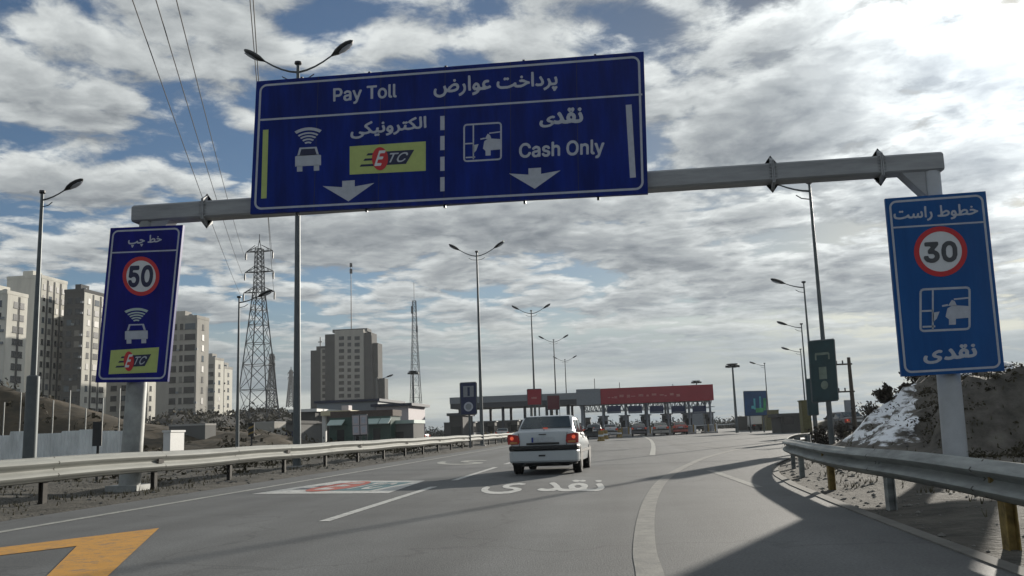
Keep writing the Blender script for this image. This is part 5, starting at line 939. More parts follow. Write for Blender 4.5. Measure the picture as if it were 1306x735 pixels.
lamp0.location = (-13.25, 36, 0)
LD = ['twin-arm street lamp next to the tall narrow blue roadside sign', 'twin-arm street lamp rising behind the first red square board', 'twin-arm street lamp behind the second, darker red board',
      'smaller twin-arm street lamp behind the grey toll canopy', 'farthest and lowest of the twin-arm street lamps before the red canopy']
for i, (px, py, Y) in enumerate(((608, 322, 77), (677.5, 397, 113), (706, 434, 148), (720.5, 459, 186))):
    c = copy_tree(lamp0); p = at(px, py, Y); c.location = (p.x, Y, 0); c.scale = (1.0, 1.0, p.z/17.3); c['label'] = LD[i] if i < 3 else LD[4]
GL = 'single-arm street lamps'
sl0 = make_lamp('street_lamp', 11.5, (1,), 'single-arm street lamp with thick lower sleeve before the apartment blocks', GL, reach=.95, rise=.34, r0=.15, sleeve=4.0, k=.78)
p = at(54, 247, 33); sl0.location = (p.x, 33, 0); zscale = p.z/11.5; sl0.scale = (1, 1, zscale)
sl1 = make_lamp('street_lamp', 11.5, (1,), 'thin single-arm street lamp standing in front of the lattice pylon', GL, reach=1.3, rise=.35, r0=.13)
p = at(305, 380, 58); sl1.location = (p.x, 58, 0); sl1.scale = (1, 1, p.z/11.5)
for (px, py, Y, sx, lb) in ((1032, 234, 41, -1, 'tall single-arm lamp post carrying the dark green banner'), (1025, 361, 68, -1, 'single-arm lamp rising closest beside the banner lamp post'),
        (1022, 414, 92, -1, 'single-arm lamp just behind the dark green banner, its arm mid-height'), (1021, 446, 118, -1, 'single-arm lamp whose pole meets the khaki box'), (975, 464, 150, -1, 'single-arm lamp behind the blue billboard'),
        (480, 482, 120, 1, 'small single-arm lamp between the stepped dark tower and the radio tower')):
    c = copy_tree(sl1); p = at(px, py, Y); zs = p.z/11.5; c.location = (p.x, Y, 0); c.scale = (sx, 1, zs); c['label'] = lb
def mast(px, py, Y, label, w=.9, k=1):
    p = at(px, py, Y); t = thing('floodlight_mast', (p.x, Y, 0), label, 'floodlight mast', 'floodlight masts')
    b = MB(); b.tube([(p.x, Y, -.3), (p.x, Y, p.z)], [.20*k, .10*k], 10); b.build('pole', 'polegrey', t)
    b = MB(); b.tube([(p.x, Y, p.z), (p.x, Y, p.z+.12), (p.x, Y, p.z+.2)], [w*.5, w, w*.9], 12); pf = b.build('platform', 'polegrey', t)
    for i in range(6):
        a = i*math.pi/3; b = MB(); x, y = p.x+w*.85*math.cos(a), Y+w*.85*math.sin(a)
        b.box((x-.2, y-.2, p.z-.28), (x+.2, y+.2, p.z-.02), a); b.build('floodlight', 'dark', pf)
    return t
mast(934, 466, 118, 'floodlight mast with ring platform standing between the red canopy and the blue billboard', .8)
mast(888, 487, 175, 'low floodlight mast poking up behind the red canopy', .9)
mast(527, 475, 135, 'floodlight mast with ring platform in front of the lattice radio tower', .75)

# ------------------------------------------------------------------ lattice towers
def lattice(b, c, z0, z1, w0, w1, n, r, rot=0):
    def cor(z, i):
        w = w0+(w1-w0)*(z-z0)/(z1-z0); a = rot+math.pi/4+i*math.pi/2
        return Vector((c[0]+w*.7071*math.cos(a), c[1]+w*.7071*math.sin(a), z))
    zs = [z0]; 
    tot = sum((w0+(w1-w0)*(i+.5)/n) for i in range(n)) or 1; acc = 0
    for i in range(n): acc += (w0+(w1-w0)*(i+.5)/n)/tot; zs.append(z0+(z1-z0)*acc)
    for i in range(4):
        b.bar(cor(z0, i), cor(z1, i), r*1.5)
        for k in range(n):
            j = (i+1) % 4
            b.bar(cor(zs[k], i), cor(zs[k+1], j), r*.8); b.bar(cor(zs[k], j), cor(zs[k+1], i), r*.8); b.bar(cor(zs[k+1], i), cor(zs[k+1], j), r*.8)
def pylon(px, ytop, ybase, Y, label, pw, arms, r, wbase, ties=None):
    top = at(px, ytop, Y); base = at(px, ybase, Y); x = base.x
    t = thing('electricity_pylon', (x, Y, base.z), label, 'pylon', 'pylons')
    hh = top.z-base.z; s = at(px+1, ytop, Y).x-at(px, ytop, Y).x
    b = MB(); zw = base.z+hh*.68
    lattice(b, (x, Y), base.z-6, zw, wbase*1.05, pw, 7, r); lattice(b, (x, Y), zw, top.z-hh*.06, pw, pw*.75, 8, r*.8)
    b.build('tower', 'pylon', t)
    tips = []
    b = MB(); b.bar((x-.5, Y, top.z-hh*.06), (x+.5, Y, top.z-hh*.06), r); b.bar((x-.5, Y, top.z-hh*.06), (x, Y, top.z), r); b.bar((x+.5, Y, top.z-hh*.06), (x, Y, top.z), r); b.bar((x, Y, top.z-.8), (x, Y, top.z+1.5), r); b.build('peak', 'pylon', t)
    for py, half in arms:
        z = at(px, py, Y).z; hw = half*s; b = MB()
        b.tube([(x-hw, Y, z), (x+hw, Y, z)], r, 6)
        for sg in (-1, 1):
            for dy in (-.8, .8):
                b.bar((x+sg*pw*.4, Y+dy, z), (x+sg*hw, Y, z), r); b.bar((x+sg*pw*.4, Y+dy, z+1.6), (x+sg*hw, Y, z), r)
                b.bar((x+sg*(pw*.4+hw)*.5, Y+dy*.5, z+.8), (x+sg*(pw*.4+hw)*.5, Y+dy*.5, z), r*.8)
        o = b.build('cross_arm', 'pylon', t)
        for sg in (-1, 1):
            b = MB(); b.tube([(x+sg*hw, Y, z), (x+sg*hw, Y, z-.6), (x+sg*hw, Y, z-2.2)], [.06, .24, .20], 6); b.build('insulator', 'dark', o)
            tips.append((sg, Vector((x+sg*hw, Y, z-2.2))))
    return tips
PY = 235
tips = pylon(329, 306, 505, PY, 'tall near lattice electricity pylon with three clear cross-arms and hanging insulators', 2.3, ((321, 17), (347, 18), (373, 19.5)), .105, 8.4)
pylon(346.5, 448, 512, 700, 'small distant lattice pylon standing against the foot of the tall one', 3.0, ((456, 4), (464, 4), (472, 4)), .35, 7)
pylon(371, 470, 512, 900, 'farthest small pylon on the skyline beside the dark apartment tower', 3.0, ((476, 4), (482, 4)), .4, 7)
def wire(a, bp, label, r=.04, sag=1.2):
    a = Vector(a); bp = Vector(bp); n = 28
    pts = [a.lerp(bp, i/n)-Vector((0, 0, sag*4*(i/n)*(1-i/n))) for i in range(n+1)]
    b = MB(); b.tube(pts, r, 6); o = b.build('power_line', 'wire')
    tag(o, label, 'power line', 'overhead power lines from the pylon')
lt = [p for s, p in tips if s < 0]; rt = [p for s, p in tips if s > 0]
for k, (px, lb) in enumerate(((148, 'leftmost overhead power line sloping down past the gantry corner to the pylon'), (181, 'second overhead power line from the left'), (210, 'third overhead power line from the left, nearest the overhead sign'))):
    wire(lt[2-k], at(px, -60, 40), lb, .035)
for k, (px, lb) in enumerate(((314, 'power line behind the overhead sign, the one farther from the tall lamp pole'), (319, 'power line behind the overhead sign, the one nearer the tall lamp pole'))):
    wire(rt[k*2], at(px, -60, 50), lb, .04)
# radio tower
base = at(531, 545, 190); top = at(530.5, 372, 190)
t = thing('radio_tower', (base.x, 190, 0), 'slim tapering lattice radio tower between the stepped dark tower and the grey canopy', 'radio tower')
b = MB(); lattice(b, (base.x, 190), 0, top.z*.66, 2.7, 1.1, 9, .034); lattice(b, (base.x, 190), top.z*.66, top.z-2, 1.1, .7, 9, .03); b.build('tower', 'pylon', t)
b = MB(); b.tube([(base.x, 190, top.z-2), (base.x, 190, top.z+2)], .05, 6); b.build('aerial', 'pylon', t)
b = MB(); b.tube([(base.x-.5, 190, top.z*.85), (base.x-.5, 190, top.z*.85+1.6)], .25, 8); b.tube([(base.x+.5, 190, top.z*.72), (base.x+.5, 190, top.z*.72+1.4)], .22, 8); b.build('antenna', 'canopygrey', t)

# ------------------------------------------------------------------ apartment blocks
def tower_block(label, Y, px0, px1, px2, pytop, m, floors, cols_f, cols_s, pybase=520, mside=None, win='window', wf=.50, parapet=.9, wtop=.55, group='apartment towers beyond the embankment', fh=None, extra=None, hole=None):
    a = at(px0, 450, Y).x; bx = at(px1, 450, Y).x
    zt = at((px0+px1)/2, pytop, Y).z
    d2 = dirn(px2, 450); Y2 = bx*d2.y/d2.x if px2 != px1 else Y+14
    Y2 = max(Y2, Y+8)
    z0 = -1.0
    t = thing('apartment_tower', ((a+bx)/2, Y, z0), label, 'apartment building', group)
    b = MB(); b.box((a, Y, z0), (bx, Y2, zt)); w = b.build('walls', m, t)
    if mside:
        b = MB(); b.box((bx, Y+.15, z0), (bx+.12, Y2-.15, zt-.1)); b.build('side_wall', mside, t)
    b = MB(); b.box((a+.25, Y+.25, zt), (bx-.25, Y2-.25, zt+.02))
    for lo, hi in (((a-.1, Y-.1, zt), (bx+.1, Y+.2, zt+parapet)), ((a-.1, Y2-.2, zt), (bx+.1, Y2+.1, zt+parapet)), ((bx-.2, Y+.2, zt), (bx+.1, Y2-.2, zt+parapet)), ((a-.1, Y+.2, zt), (a+.2, Y2-.2, zt+parapet))): b.box(lo, hi)
    b.build('parapet', m, t)
    wd = bx-a; cx = (a+bx)/2
    b = MB(); b.box((cx-wd*.18, Y+2, zt), (cx+wd*.12, min(Y+6, Y2-1), zt+2.6)); b.build('stair_house', m, t)
    b = MB(); b.tube([(cx+wd*.25, Y+2.5, zt), (cx+wd*.25, Y+2.5, zt+1.4), (cx+wd*.25, Y+2.5, zt+1.6)], [.7, .7, .3], 10); b.build('water_tank', 'canopygrey', t)
    fh = fh or 3.1; meshes = {}
    def put(kind, verts_fn, x, y, z, rot):
        key = kind
        if key not in meshes:
            bb = MB(); verts_fn(bb); o = bb.build('window', win, t); meshes[key] = o.data; o.location = (x, y, z-0); o.location -= Vector(t.location)-Vector(t.location)
            o.data.transform(Matrix.Translation(ORG[t.name])); o.location = Vector((x, y, z))-ORG[t.name]
        else:
            o = bpy.data.objects.new('window', meshes[key]); COL.objects.link(o); o.parent = t; o.location = Vector((x, y, z))-ORG[t.name]
        q = random.random()
        if q < .30:
            o.material_slots[0].link = 'OBJECT'; o.material_slots[0].material = M['curtain'] if q < .2 else M['skypane']
    for f in range(floors):
        z = zt-.8-(f+1)*fh+.7
        for u, ww in cols_f[:1]+cols_f[-1:]:
            if random.random() < .3:
                x = a+wd*u+ww*.5+.5; bb = MB(); bb.box((x-.4, Y-.38, z-.1), (x+.4, Y-.01, z+.5)); bb.build('air_conditioner', 'canopygrey', t)
        for u, ww in cols_f:
            x = a+wd*u
            put(('f', ww), lambda bb: (bb.box((-ww/2, -.06, 0), (ww/2, .05, fh*wf)), bb.box((-ww/2-.12, -.16, -.12), (ww/2+.12, .0, -.01))), x, Y, z, 0)
        for u, ww in cols_s:
            y = Y+(Y2-Y)*u; xs_ = bx+(.12 if mside else 0)
            put(('s', ww), lambda bb: (bb.box((-.05, -ww/2, 0), (.06, ww/2, fh*wf)), bb.box((0, -ww/2-.12, -.12), (.16, ww/2+.12, -.01))), xs_, y, z, 0)
    for k in range(1, len(cols_s)):       # flat dark strips painting the shade of recesses between side window columns
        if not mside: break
        y = Y+(Y2-Y)*(cols_s[k-1][0]+cols_s[k][0])/2; b = MB(); b.box((bx+.121, y-.45, z0), (bx+.14, y+.45, zt-.3)); b.build('recess_shade', 'darkgrey', t)
    if extra: extra(t, a, bx, Y, Y2, zt)
    return t
GA = 'apartment towers beyond the embankment'
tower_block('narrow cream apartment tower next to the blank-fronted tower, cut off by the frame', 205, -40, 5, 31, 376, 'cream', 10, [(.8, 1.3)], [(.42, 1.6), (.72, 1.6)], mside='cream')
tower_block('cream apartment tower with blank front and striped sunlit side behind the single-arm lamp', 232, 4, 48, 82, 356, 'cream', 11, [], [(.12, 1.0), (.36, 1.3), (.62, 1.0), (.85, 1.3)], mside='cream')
tower_block('apartment tower with shade-darkened front and sun-paled side, beside the 50 sign', 236, 79, 104, 137, 373, 'darkgrey', 12, [(.3, 1.5), (.72, 1.5)], [(.2, 1.2), (.5, 2.2), (.78, 2.2)], mside='cream')  # dark front colour carries its shade, cream side colour the sunlight
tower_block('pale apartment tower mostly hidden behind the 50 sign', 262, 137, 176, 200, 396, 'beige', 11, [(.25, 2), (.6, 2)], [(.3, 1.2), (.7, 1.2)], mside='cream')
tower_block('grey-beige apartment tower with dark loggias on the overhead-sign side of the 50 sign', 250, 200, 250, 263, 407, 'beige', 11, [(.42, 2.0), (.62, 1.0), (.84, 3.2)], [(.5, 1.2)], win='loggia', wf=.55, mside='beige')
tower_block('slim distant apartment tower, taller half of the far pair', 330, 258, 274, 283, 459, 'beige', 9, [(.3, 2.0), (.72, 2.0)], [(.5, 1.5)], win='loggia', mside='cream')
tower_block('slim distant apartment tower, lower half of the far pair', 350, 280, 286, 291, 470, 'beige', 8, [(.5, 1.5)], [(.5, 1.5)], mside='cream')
# stepped dark tower in the centre
def stepped():
    Y = 330; pb = 540
    t = thing('apartment_tower', (at(440, 500, Y).x, Y, -1), 'stepped dark grey apartment tower with pale window bay and rooftop mast', 'apartment building', GA)
    X = lambda px: at(px, 480, Y).x
    Zp = lambda px, py: at(px, py, Y).z
    b = MB()
    for p0, p1, pt, y0, y1, in ((413.5, 473, 425, 1.0, 9), (468, 480, 437, 2.4, 9), (477, 487, 482, 4, 9), (392.5, 410, 446, 3.2, 9), (401, 416, 441, 2.2, 9)):
        b.box((X(p0), Y+y0, -1), (X(p1), Y+y1, Zp((p0+p1)/2, pt)))
    b.build('walls', 'darkgrey', t)
    b = MB(); b.box((X(427), Y, -1), (X(464), Y+6, Zp(445, 421))); b.box((X(407), Y+1.8, -1), (X(415), Y+6, Zp(411, 444))); b.build('window_bay', 'beige', t)
    b = MB(); b.box((X(414.5), Y+.6, -1), (X(427)-.02, Y+4, Zp(420, 428))); b.box((X(464)+.02, Y+.5, -1), (X(473)+.3, Y+4, Zp(470, 428))); b.build('dark_pier', 'darkgrey', t)
    b = MB(); b.box((X(421), Y+3, Zp(430, 423)), (X(466), Y+9, Zp(445, 420.4)+.6)); b.build('parapet', 'grey', t)
    fhp = 8.15
    wm = None
    for f in range(11):
        for px, w in ((435.5, 2.0), (445.5, 1.4), (455.5, 2.0), (411, 1.2)):
            if px == 411 and f < 2: continue
            py = 431+f*fhp; y = Y-.06 if px > 415 else Y+1.74
            p = at(px, py, Y)
            b = MB(); b.box((p.x-w/2, y, p.z-.85), (p.x+w/2, y+.1, p.z+.55)); b.build('window', 'window', t)
    b = MB(); x, z = X(444.5), Zp(444, 420); zt = Zp(444, 333)
    b.tube([(x, Y+4, z), (x, Y+4, zt)], [.22, .12], 6); b.tube([(x, Y+4, zt-4.2), (x, Y+4, zt-2.4)], .55, 8); b.tube([(x, Y+4, zt-1.6), (x, Y+4, zt-.2)], .55, 8); b.build('roof_mast', 'pylon', t)
    b = MB(); x, z = X(403), Zp(403, 442); b.tube([(x, Y+5, z), (x, Y+5, z+4)], .2, 6); b.box((x-.8, Y+4.6, z+2), (x+.8, Y+5.2, z+2.3)); b.build('roof_aerial', 'pylon', t)
stepped()

# ------------------------------------------------------------------ toll plaza
TY = 126
def toll():
    X = lambda px, Y=TY: at(px, 505, Y).x
    zt, zb = at(822, 494.2, TY).z, at(822, 513.5, TY).z
    t = thing('toll_canopy', (X(822), TY, 0), 'red-fronted toll plaza canopy on slim columns spanning the lanes', 'toll canopy')
    b = MB(); b.box((X(735), TY+.1, zb), (X(910), TY+9, zt-.05)); b.build('roof', 'canopydark', t)
    b = MB(); b.box((X(735), TY-.1, zb-.05), (X(766)-.02, TY+.09, zt+.08)); b.build('fascia', 'canopygrey', t)['label'] = 'short grey fascia panel'
    b = MB(); b.box((X(766), TY-.12, zb-.05), (X(910), TY+.09, zt+.05)); fr = b.build('fascia', 'canopyred', t); fr['label'] = 'long red fascia panel'
    b = MB()
    x = X(775)
    while x < X(870):                    # faint worn script along the fascia
        w = random.uniform(.25, .7); z = zb+.75+random.uniform(-.12, .2); b.box((x, TY-.135, z), (x+w, TY-.125, z+random.uniform(.12, .4))); x += w+random.uniform(.08, .5)
    b.build('fascia_marks', 'canopypink', fr)
    b = MB()
    for i in range(28):                  # space-frame under the roof
        x0 = X(738)+(X(908)-X(738))*i/28; x1 = X(738)+(X(908)-X(738))*(i+1)/28
        for dy in (.6, 8):
            b.bar((x0, TY+dy, zb), ((x0+x1)/2, TY+dy, zb-.9), .05); b.bar(((x0+x1)/2, TY+dy, zb-.9), (x1, TY+dy, zb), .05); b.bar(((x0+x1)/2, TY+dy, zb-.9), ((x0+x1)/2+(x1-x0), TY+dy, zb-.9), .05)
    b.build('truss', 'booth', t)
    for px in (741, 768, 797, 824, 851, 878, 905):
        x = X(px)
        for dy in (.6, 8):
            b = MB(); b.tube([(x, TY+dy, 0), (x, TY+dy, zb-.02)], .16, 8); b.build('column', 'booth', t)
    for px, py in ((758, 483), (790, 488), (858, 490)):
        p = at(px, py, TY+4); b = MB(); b.tube([(p.x, TY+4, zt-.05), (p.x, TY+4, p.z)], .05, 6); b.build('roof_aerial', 'dark', t)
    for i, (px, lb) in enumerate(((783, 'lane panel farthest left under the red canopy'), (810, 'dark blue lane panel second from left under the red canopy'), (837.5, 'dark blue lane panel in the middle under the red canopy'), (865, 'dark blue lane panel second from right under the red canopy'), (892, 'dark blue lane panel farthest right under the red canopy'))):
        a, c = at(px-9, 518, TY-.4), at(px+9, 527, TY-.4)
        s = thing('lane_panel', ((a.x+c.x)/2, TY-.4, c.z), lb, 'lane sign', 'lane panels hung from the toll canopy')
        b = MB(); b.box((a.x, TY-.4, c.z), (c.x, TY-.2, a.z)); b.build('panel', 'laneblue', s)
        b = MB()
        for f_ in (.25, .75):
            xx = a.x+(c.x-a.x)*f_; b.bar((xx, TY-.3, a.z), (xx, TY+.4, zb-.4), .03)
        b.build('hanger', 'dark', s)
        b = MB(); b.box((a.x+.1, TY-.412, c.z+.1), (c.x-.1, TY-.402, c.z+.22)); b.build('lane_stripe', 'canopygrey', s)
    # second, wide grey canopy to the left
    Yg = 138; zt2, zb2 = at(660, 505, Yg).z, at(660, 518.5, Yg).z
    g2 = thing('flat_canopy', (X(655, Yg), Yg, 0), 'long plain grey canopy roof without any red, behind the red boards', 'toll canopy')
    b = MB(); b.box((X(574, Yg), Yg, zb2), (X(737, Yg), Yg+12, zt2)); b.build('roof', 'canopydark', g2)
    b = MB(); b.box((X(573.5, Yg), Yg-.12, zb2+.75), (X(737, Yg), Yg-.01, zt2+.12)); b.build('fascia', 'canopygrey', g2)
    for px in (585, 612, 640, 668, 696, 724):
        x = X(px, Yg)
        for dy in (.8, 11):
            b = MB(); b.box((x-.2, Yg+dy-.2, 0), (x+.2, Yg+dy+.2, zb2-.01)); b.build('column', 'canopydark', g2)
toll()
def booth(px, Y, label, m='booth', h=2.7, hi=0):
    x = at(px, 540, Y).x
    t = thing('toll_booth', (x, Y, 0), label, 'toll booth', 'toll booths under the canopies')
    b = MB(); b.box((x-.75, Y-3.2, 0), (x+.75, Y+6, .22)); b.build('island', 'concrete', t)
    b = MB(); b.box((x-.6, Y, .22), (x+.6, Y+2.4, 1.15)); b.box((x-.6, Y, 2.1), (x+.6, Y+2.4, h))
    for sx in (-.55, .55):
        for sy in (.05, 2.35): b.box((x+sx-.05, Y+sy-.05, 1.15), (x+sx+.05, Y+sy+.05, 2.1))
    b.build('cabin', m, t)
    b = MB(); b.box((x-.53, Y+.06, 1.15), (x+.53, Y+2.34, 2.1)); b.build('glazing', 'window', t)
    b = MB(); b.box((x-.8, Y-.3, h), (x+.8, Y+2.7, h+.14)); b.build('roof', 'canopygrey', t)
    b = MB()
    for sx in (-.45, .45): b.tube([(x+sx, Y-2.8, .2), (x+sx, Y-2.8, 1.2)], .1, 8)
    b.build('bollard', 'yellowpost', t)
    b = MB(); b.box((x+.62, Y-1.2, .22), (x+.9, Y-.9, 1.15)); b.tube([(x+.9, Y-1.05, 1.05), (x+3.2, Y-1.05, 1.12)], .05, 6); b.build('barrier_gate', 'signwhite', t)
    b = MB(); b.tube([(x-.5, Y-1.6, .2), (x-.5, Y-1.6, 2.4)], .05, 6); b.box((x-.75, Y-1.66, 1.9), (x-.25, Y-1.56, 2.5)); b.build('lane_light', 'dark', t)
for px, lb in ((770, 'toll booth farthest left under the red canopy'), (797, 'toll booth second from left under the red canopy'), (824, 'toll booth third from left under the red canopy'), (851, 'toll booth fourth from left under the red canopy'), (878, 'toll booth under the right part of the red canopy'), (905, 'toll booth at the right end of the red canopy')): booth(px, TY+1.5, lb)
for px, lb in ((748, 'toll booth under the short grey fascia panel of the red-fronted canopy'), (655, 'toll booth under the middle of the grey canopy'), (684, 'toll booth right behind the bright red square board'), (599, 'toll booth nearest the left end of the grey canopy'), (626, 'second toll booth from the left under the grey canopy'), (712, 'toll booth behind the white car under the grey canopy')): booth(px, 141, lb, 'grey')
# boards and boxes near the toll lanes
def board(name, quad, Y, m, label, cat, posts, group=None, thick=.12, extra=None, pm='polegrey'):
    q = [at(*p, Y) for p in quad]; cx = sum(p.x for p in q)/4
    t = thing(name, (cx, Y, 0), label, cat, group)
    T = Vector((0, thick, 0)); b = MB(); b.hexa([q[3], q[2], q[2]+T, q[3]+T], [q[0], q[1], q[1]+T, q[0]+T]); b.build('panel', m, t)
    b = MB()
    e = .04
    for a, c in ((0, 1), (1, 2), (2, 3), (3, 0)): b.tube([q[a]+T*.5, q[c]+T*.5], thick*.55, 4)
    b.build('frame', pm, t)
    for u in posts:
        p = bil(q, u, .9); b = MB(); b.tube([(p.x, Y+thick+.09, -.2), (p.x, Y+thick+.09, p.z)], .08, 8); b.build('post', pm, t)
    if extra: extra(t, q)
    return t
def art(t, q, Y, items, name='artwork'):
    for k, (u0, v0, u1, v1, m) in enumerate(items):
        b = MB(); b.face([bil(q, u, v)+Vector((0, -.01-.004*k, 0)) for u, v in ((u0, v0), (u1, v0), (u1, v1), (u0, v1))]); b.build(name, m, t, fix=False)
def disc_art(t, q, c, r, m, asp, k=1, name='artwork'):
    b = MB(); b.face([bil(q, c[0]+r*math.cos(a), c[1]+r*asp*math.sin(a))+Vector((0, -.01-.004*k, 0)) for a in [2*math.pi*i/24 for i in range(24)]]); b.build(name, m, t, fix=False)
board('roadside_sign', [(587, 489), (607, 488), (607.5, 528), (588, 529)], 70, 'laneblue', 'small dark blue upright sign with pale roundel beside the second lamp', 'road sign', (.5,), extra=lambda t, q: (art(t, q, 70, [(.18, .55, .85, .9, 'canopygrey'), (.45, .58, .6, .86, 'laneblue')]), disc_art(t, q, (.5, .24), .30, 'signgrey', .5, 2, 'roundel'), disc_art(t, q, (.5, .24), .2, 'canopygrey', .5, 3, 'roundel')))
board('square_board', [(672.5, 497), (690, 496.5), (690.5, 516), (673, 516.5)], 95, 'canopyred', 'brighter red square board above the white car', 'board', (.2, .8), 'red square boards by the toll lanes', extra=lambda t, q: art(t, q, 95, [(.28, .38, .68, .5, 'canopypink')]))
board('square_board', [(698, 505), (713, 504.5), (713.5, 522), (698.5, 522.5)], 118, mat('dull_maroon_panel', (.12, .02, .03), .6), 'darker maroon square board beyond the bright red one', 'board', (.2, .8), 'red square boards by the toll lanes')
board('billboard', [(948.5, 499.5), (977, 499), (978, 529.5), (950.5, 530.5)], 112, 'billboard', 'blue billboard with cyan and green artwork near the floodlight mast', 'billboard', (.2, .8), extra=lambda t, q: art(t, q, 112, [(.42, .25, .50, .70, 'billboardcyan'), (.68, .3, .76, .78, 'billboardcyan'), (.3, .28, .42, .40, 'billboardcyan'), (.5, .12, .85, .3, 'billboardgreen'), (.86, .2, .97, .7, 'billboardgreen')]))
board('lamp_banner', [(1031.5, 436), (1063.5, 433), (1069, 510), (1036.5, 513)], 39.5, 'bannergreen', 'dark green banner with faint pale emblem on the tall lamp post', 'banner', (), thick=.08, extra=lambda t, q: (art(t, q, 39, [(.22, .76, .75, .80, 'bannermark'), (.2, .68, .26, .78, 'bannermark'), (.72, .68, .78, .78, 'bannermark'), (.32, .36, .62, .56, 'bannermark')]), disc_art(t, q, (.5, .26), .14, 'bannermark', .5, 6)))
board('lamp_banner', [(1028, 484), (1041, 483), (1044, 529), (1031, 529.5)], 60, 'bannergreen', 'smaller dark banner partly hidden behind the large green one', 'banner', (.5,), thick=.08)
def cabinet(px0, px1, py, Y, m, label, d=1.2):
    a, c = at(px0, py, Y), at(px1, py, Y); t = thing('roadside_cabinet', ((a.x+c.x)/2, Y, 0), label, 'cabinet')
    b = MB(); b.box((a.x, Y, -.1), (c.x, Y+d, a.z)); b.build('body', m, t)
    b = MB(); b.box((a.x-.06, Y-.06, a.z), (c.x+.06, Y+d+.06, a.z+.08)); b.build('roof', m, t)
    b = MB(); b.box((a.x+.1, Y-.03, .3), (c.x-.1, Y-.005, a.z-.2)); b.build('door', m, t)
cabinet(1022, 1033, 512, 70, 'khaki', 'khaki upright box at the foot of the banner lamp')
cabinet(976, 993, 524, 135, 'khaki', 'small khaki block house beyond the blue billboard', 4)
def shed(name, px0, px1, pytop, Y, d, m, label, roof=None, roofm='navyroof', wins=(), ov=.3, cat='building', base=0, rt=.35, group=None):
    a, c = at(px0, 530, Y), at(px1, 530, Y); zt = at((px0+px1)/2, pytop, Y).z
    t = thing(name, ((a.x+c.x)/2, Y, base), label, cat, group)
    b = MB(); b.box((a.x, Y, base-.3), (c.x, Y+d, zt-rt)); b.build('walls', m, t)
    b = MB(); b.box((a.x-ov, Y-ov, zt-rt), (c.x+ov, Y+d+ov, zt)); b.build('roof', roofm, t)
    for u, w, z0, z1, mm in wins:
        x = a.x+(c.x-a.x)*u; b = MB(); b.box((x-w/2, Y-.05, z0), (x+w/2, Y+.02, z1)); b.build('window' if mm in ('window', 'greenglass') else 'wall_panel', mm, t)
    return t
shed('boundary_wall', 940, 1020, 530, 150, 1.0, 'darkgrey', 'long dark wall closing the view behind the blue billboard', roofm='darkgrey', ov=.05, cat='wall', rt=.2)
shed('site_office', 995, 1030, 527, 98, 6, 'darkgrey', 'dark low site building behind the end of the weathered curving guardrail', roofm='darkgrey', wins=((.3, 1.0, .9, 1.8, 'window'),))
# service buildings behind the pale straight guardrail
shed('service_building', 404, 482, 510, 118, 14, 'canopygrey', 'long low service building with navy roof below the dark tower', roofm='navyroof', wins=((.12, 3.4, 3.0, 4.3, 'pinkgrey'), (.62, 4.5, 2.6, 4.4, 'canopygrey'), (.36, 2.2, .3, 2.2, 'window'), (.8, 2.2, .3, 2.2, 'window')))
shed('service_building', 480, 521, 515, 116, 10, 'pinkgrey', 'pale pinkish low building with flat navy roof at the foot of the radio tower', roofm='navyroof', wins=((.3, 1.6, .8, 2.0, 'window'), (.72, .35, 3.0, 4.4, 'white')), ov=.6)
def station():
    Y = 92; X = lambda px: at(px, 530, Y).x; Zp = lambda px, py: at(px, py, Y).z
    t = thing('fuel_canopy', (X(426), Y, 0), 'small cream-edged canopy on pillars behind the pale straight guardrail', 'canopy')
    b = MB(); z0, z1 = Zp(425, 530), Zp(425, 524); b.box((X(409), Y, z0), (X(447), Y+7, z1)); b.build('roof', 'creamy', t)
    b = MB(); b.box((X(432), Y+1, z1), (X(441), Y+2.2, Zp(436, 517))); b.build('roof_box', 'pinkgrey', t)
    for px in (411, 445):
        b = MB(); b.box((X(px)-.2, Y+.5, 0), (X(px)+.2, Y+.9, z0)); b.build('pillar', 'white', t)
    k = thing('kiosk', (X(456), Y-4, 0), 'dark green glazed kiosk row with pale awnings behind the pale straight guardrail', 'kiosk')
    Yk = Y-4; Xk = lambda px: at(px, 535, Yk).x; Zk = lambda py: at(455, py, Yk).z
    b = MB(); b.box((Xk(420), Yk, -.2), (Xk(498), Yk+4, Zk(532))); b.build('walls', 'greenglass', k)
    b = MB(); b.box((Xk(420), Yk+.3, Zk(532)), (Xk(500), Yk+4, Zk(524))); b.build('upper_wall', mat('dull_brown_wall', (.10, .075, .065), .9), k)
    for p0, p1 in ((421, 440), (464, 485), (486, 499)):
        b = MB(); a, c = Xk(p0), Xk(p1); z = Zk(540.5); b.prism([(a, Yk-1.1, z-.05), (c, Yk-1.1, z-.05), (c, Yk-.01, z+.45), (a, Yk-.01, z+.45)], (0, .0, -.08)); b.build('awning', 'aqua', k)
    for p0 in (430, 452, 476):
        b = MB(); b.box((Xk(p0), Yk-.04, .4), (Xk(p0+9), Yk-.01, 1.9)); b.build('shop_window', 'window', k)
station()
board('notice_board', [(449, 530.5), (468, 529.5), (468.5, 554), (450, 555)], 60, 'pinkgrey', 'pale pink double notice board on a frame behind the pale straight guardrail', 'board', (.1, .5, .9), extra=lambda t, q: art(t, q, 60, [(.47, 0, .53, 1, 'dark'), (0, .47, 1, .51, 'canopygrey'), (.1, .6, .38, .9, 'signgrey'), (.62, .6, .9, .9, 'signgrey'), (.1, .1, .38, .4, 'signgrey'), (.62, .1, .9, .4, 'signgrey')], 'board_field'))
shed('boundary_wall', 566, 736, 536, 170, 1.0, 'darkgrey', 'long dark wall seen between the posts of the grey canopy', roofm='grey', ov=.05, cat='wall', rt=.2)
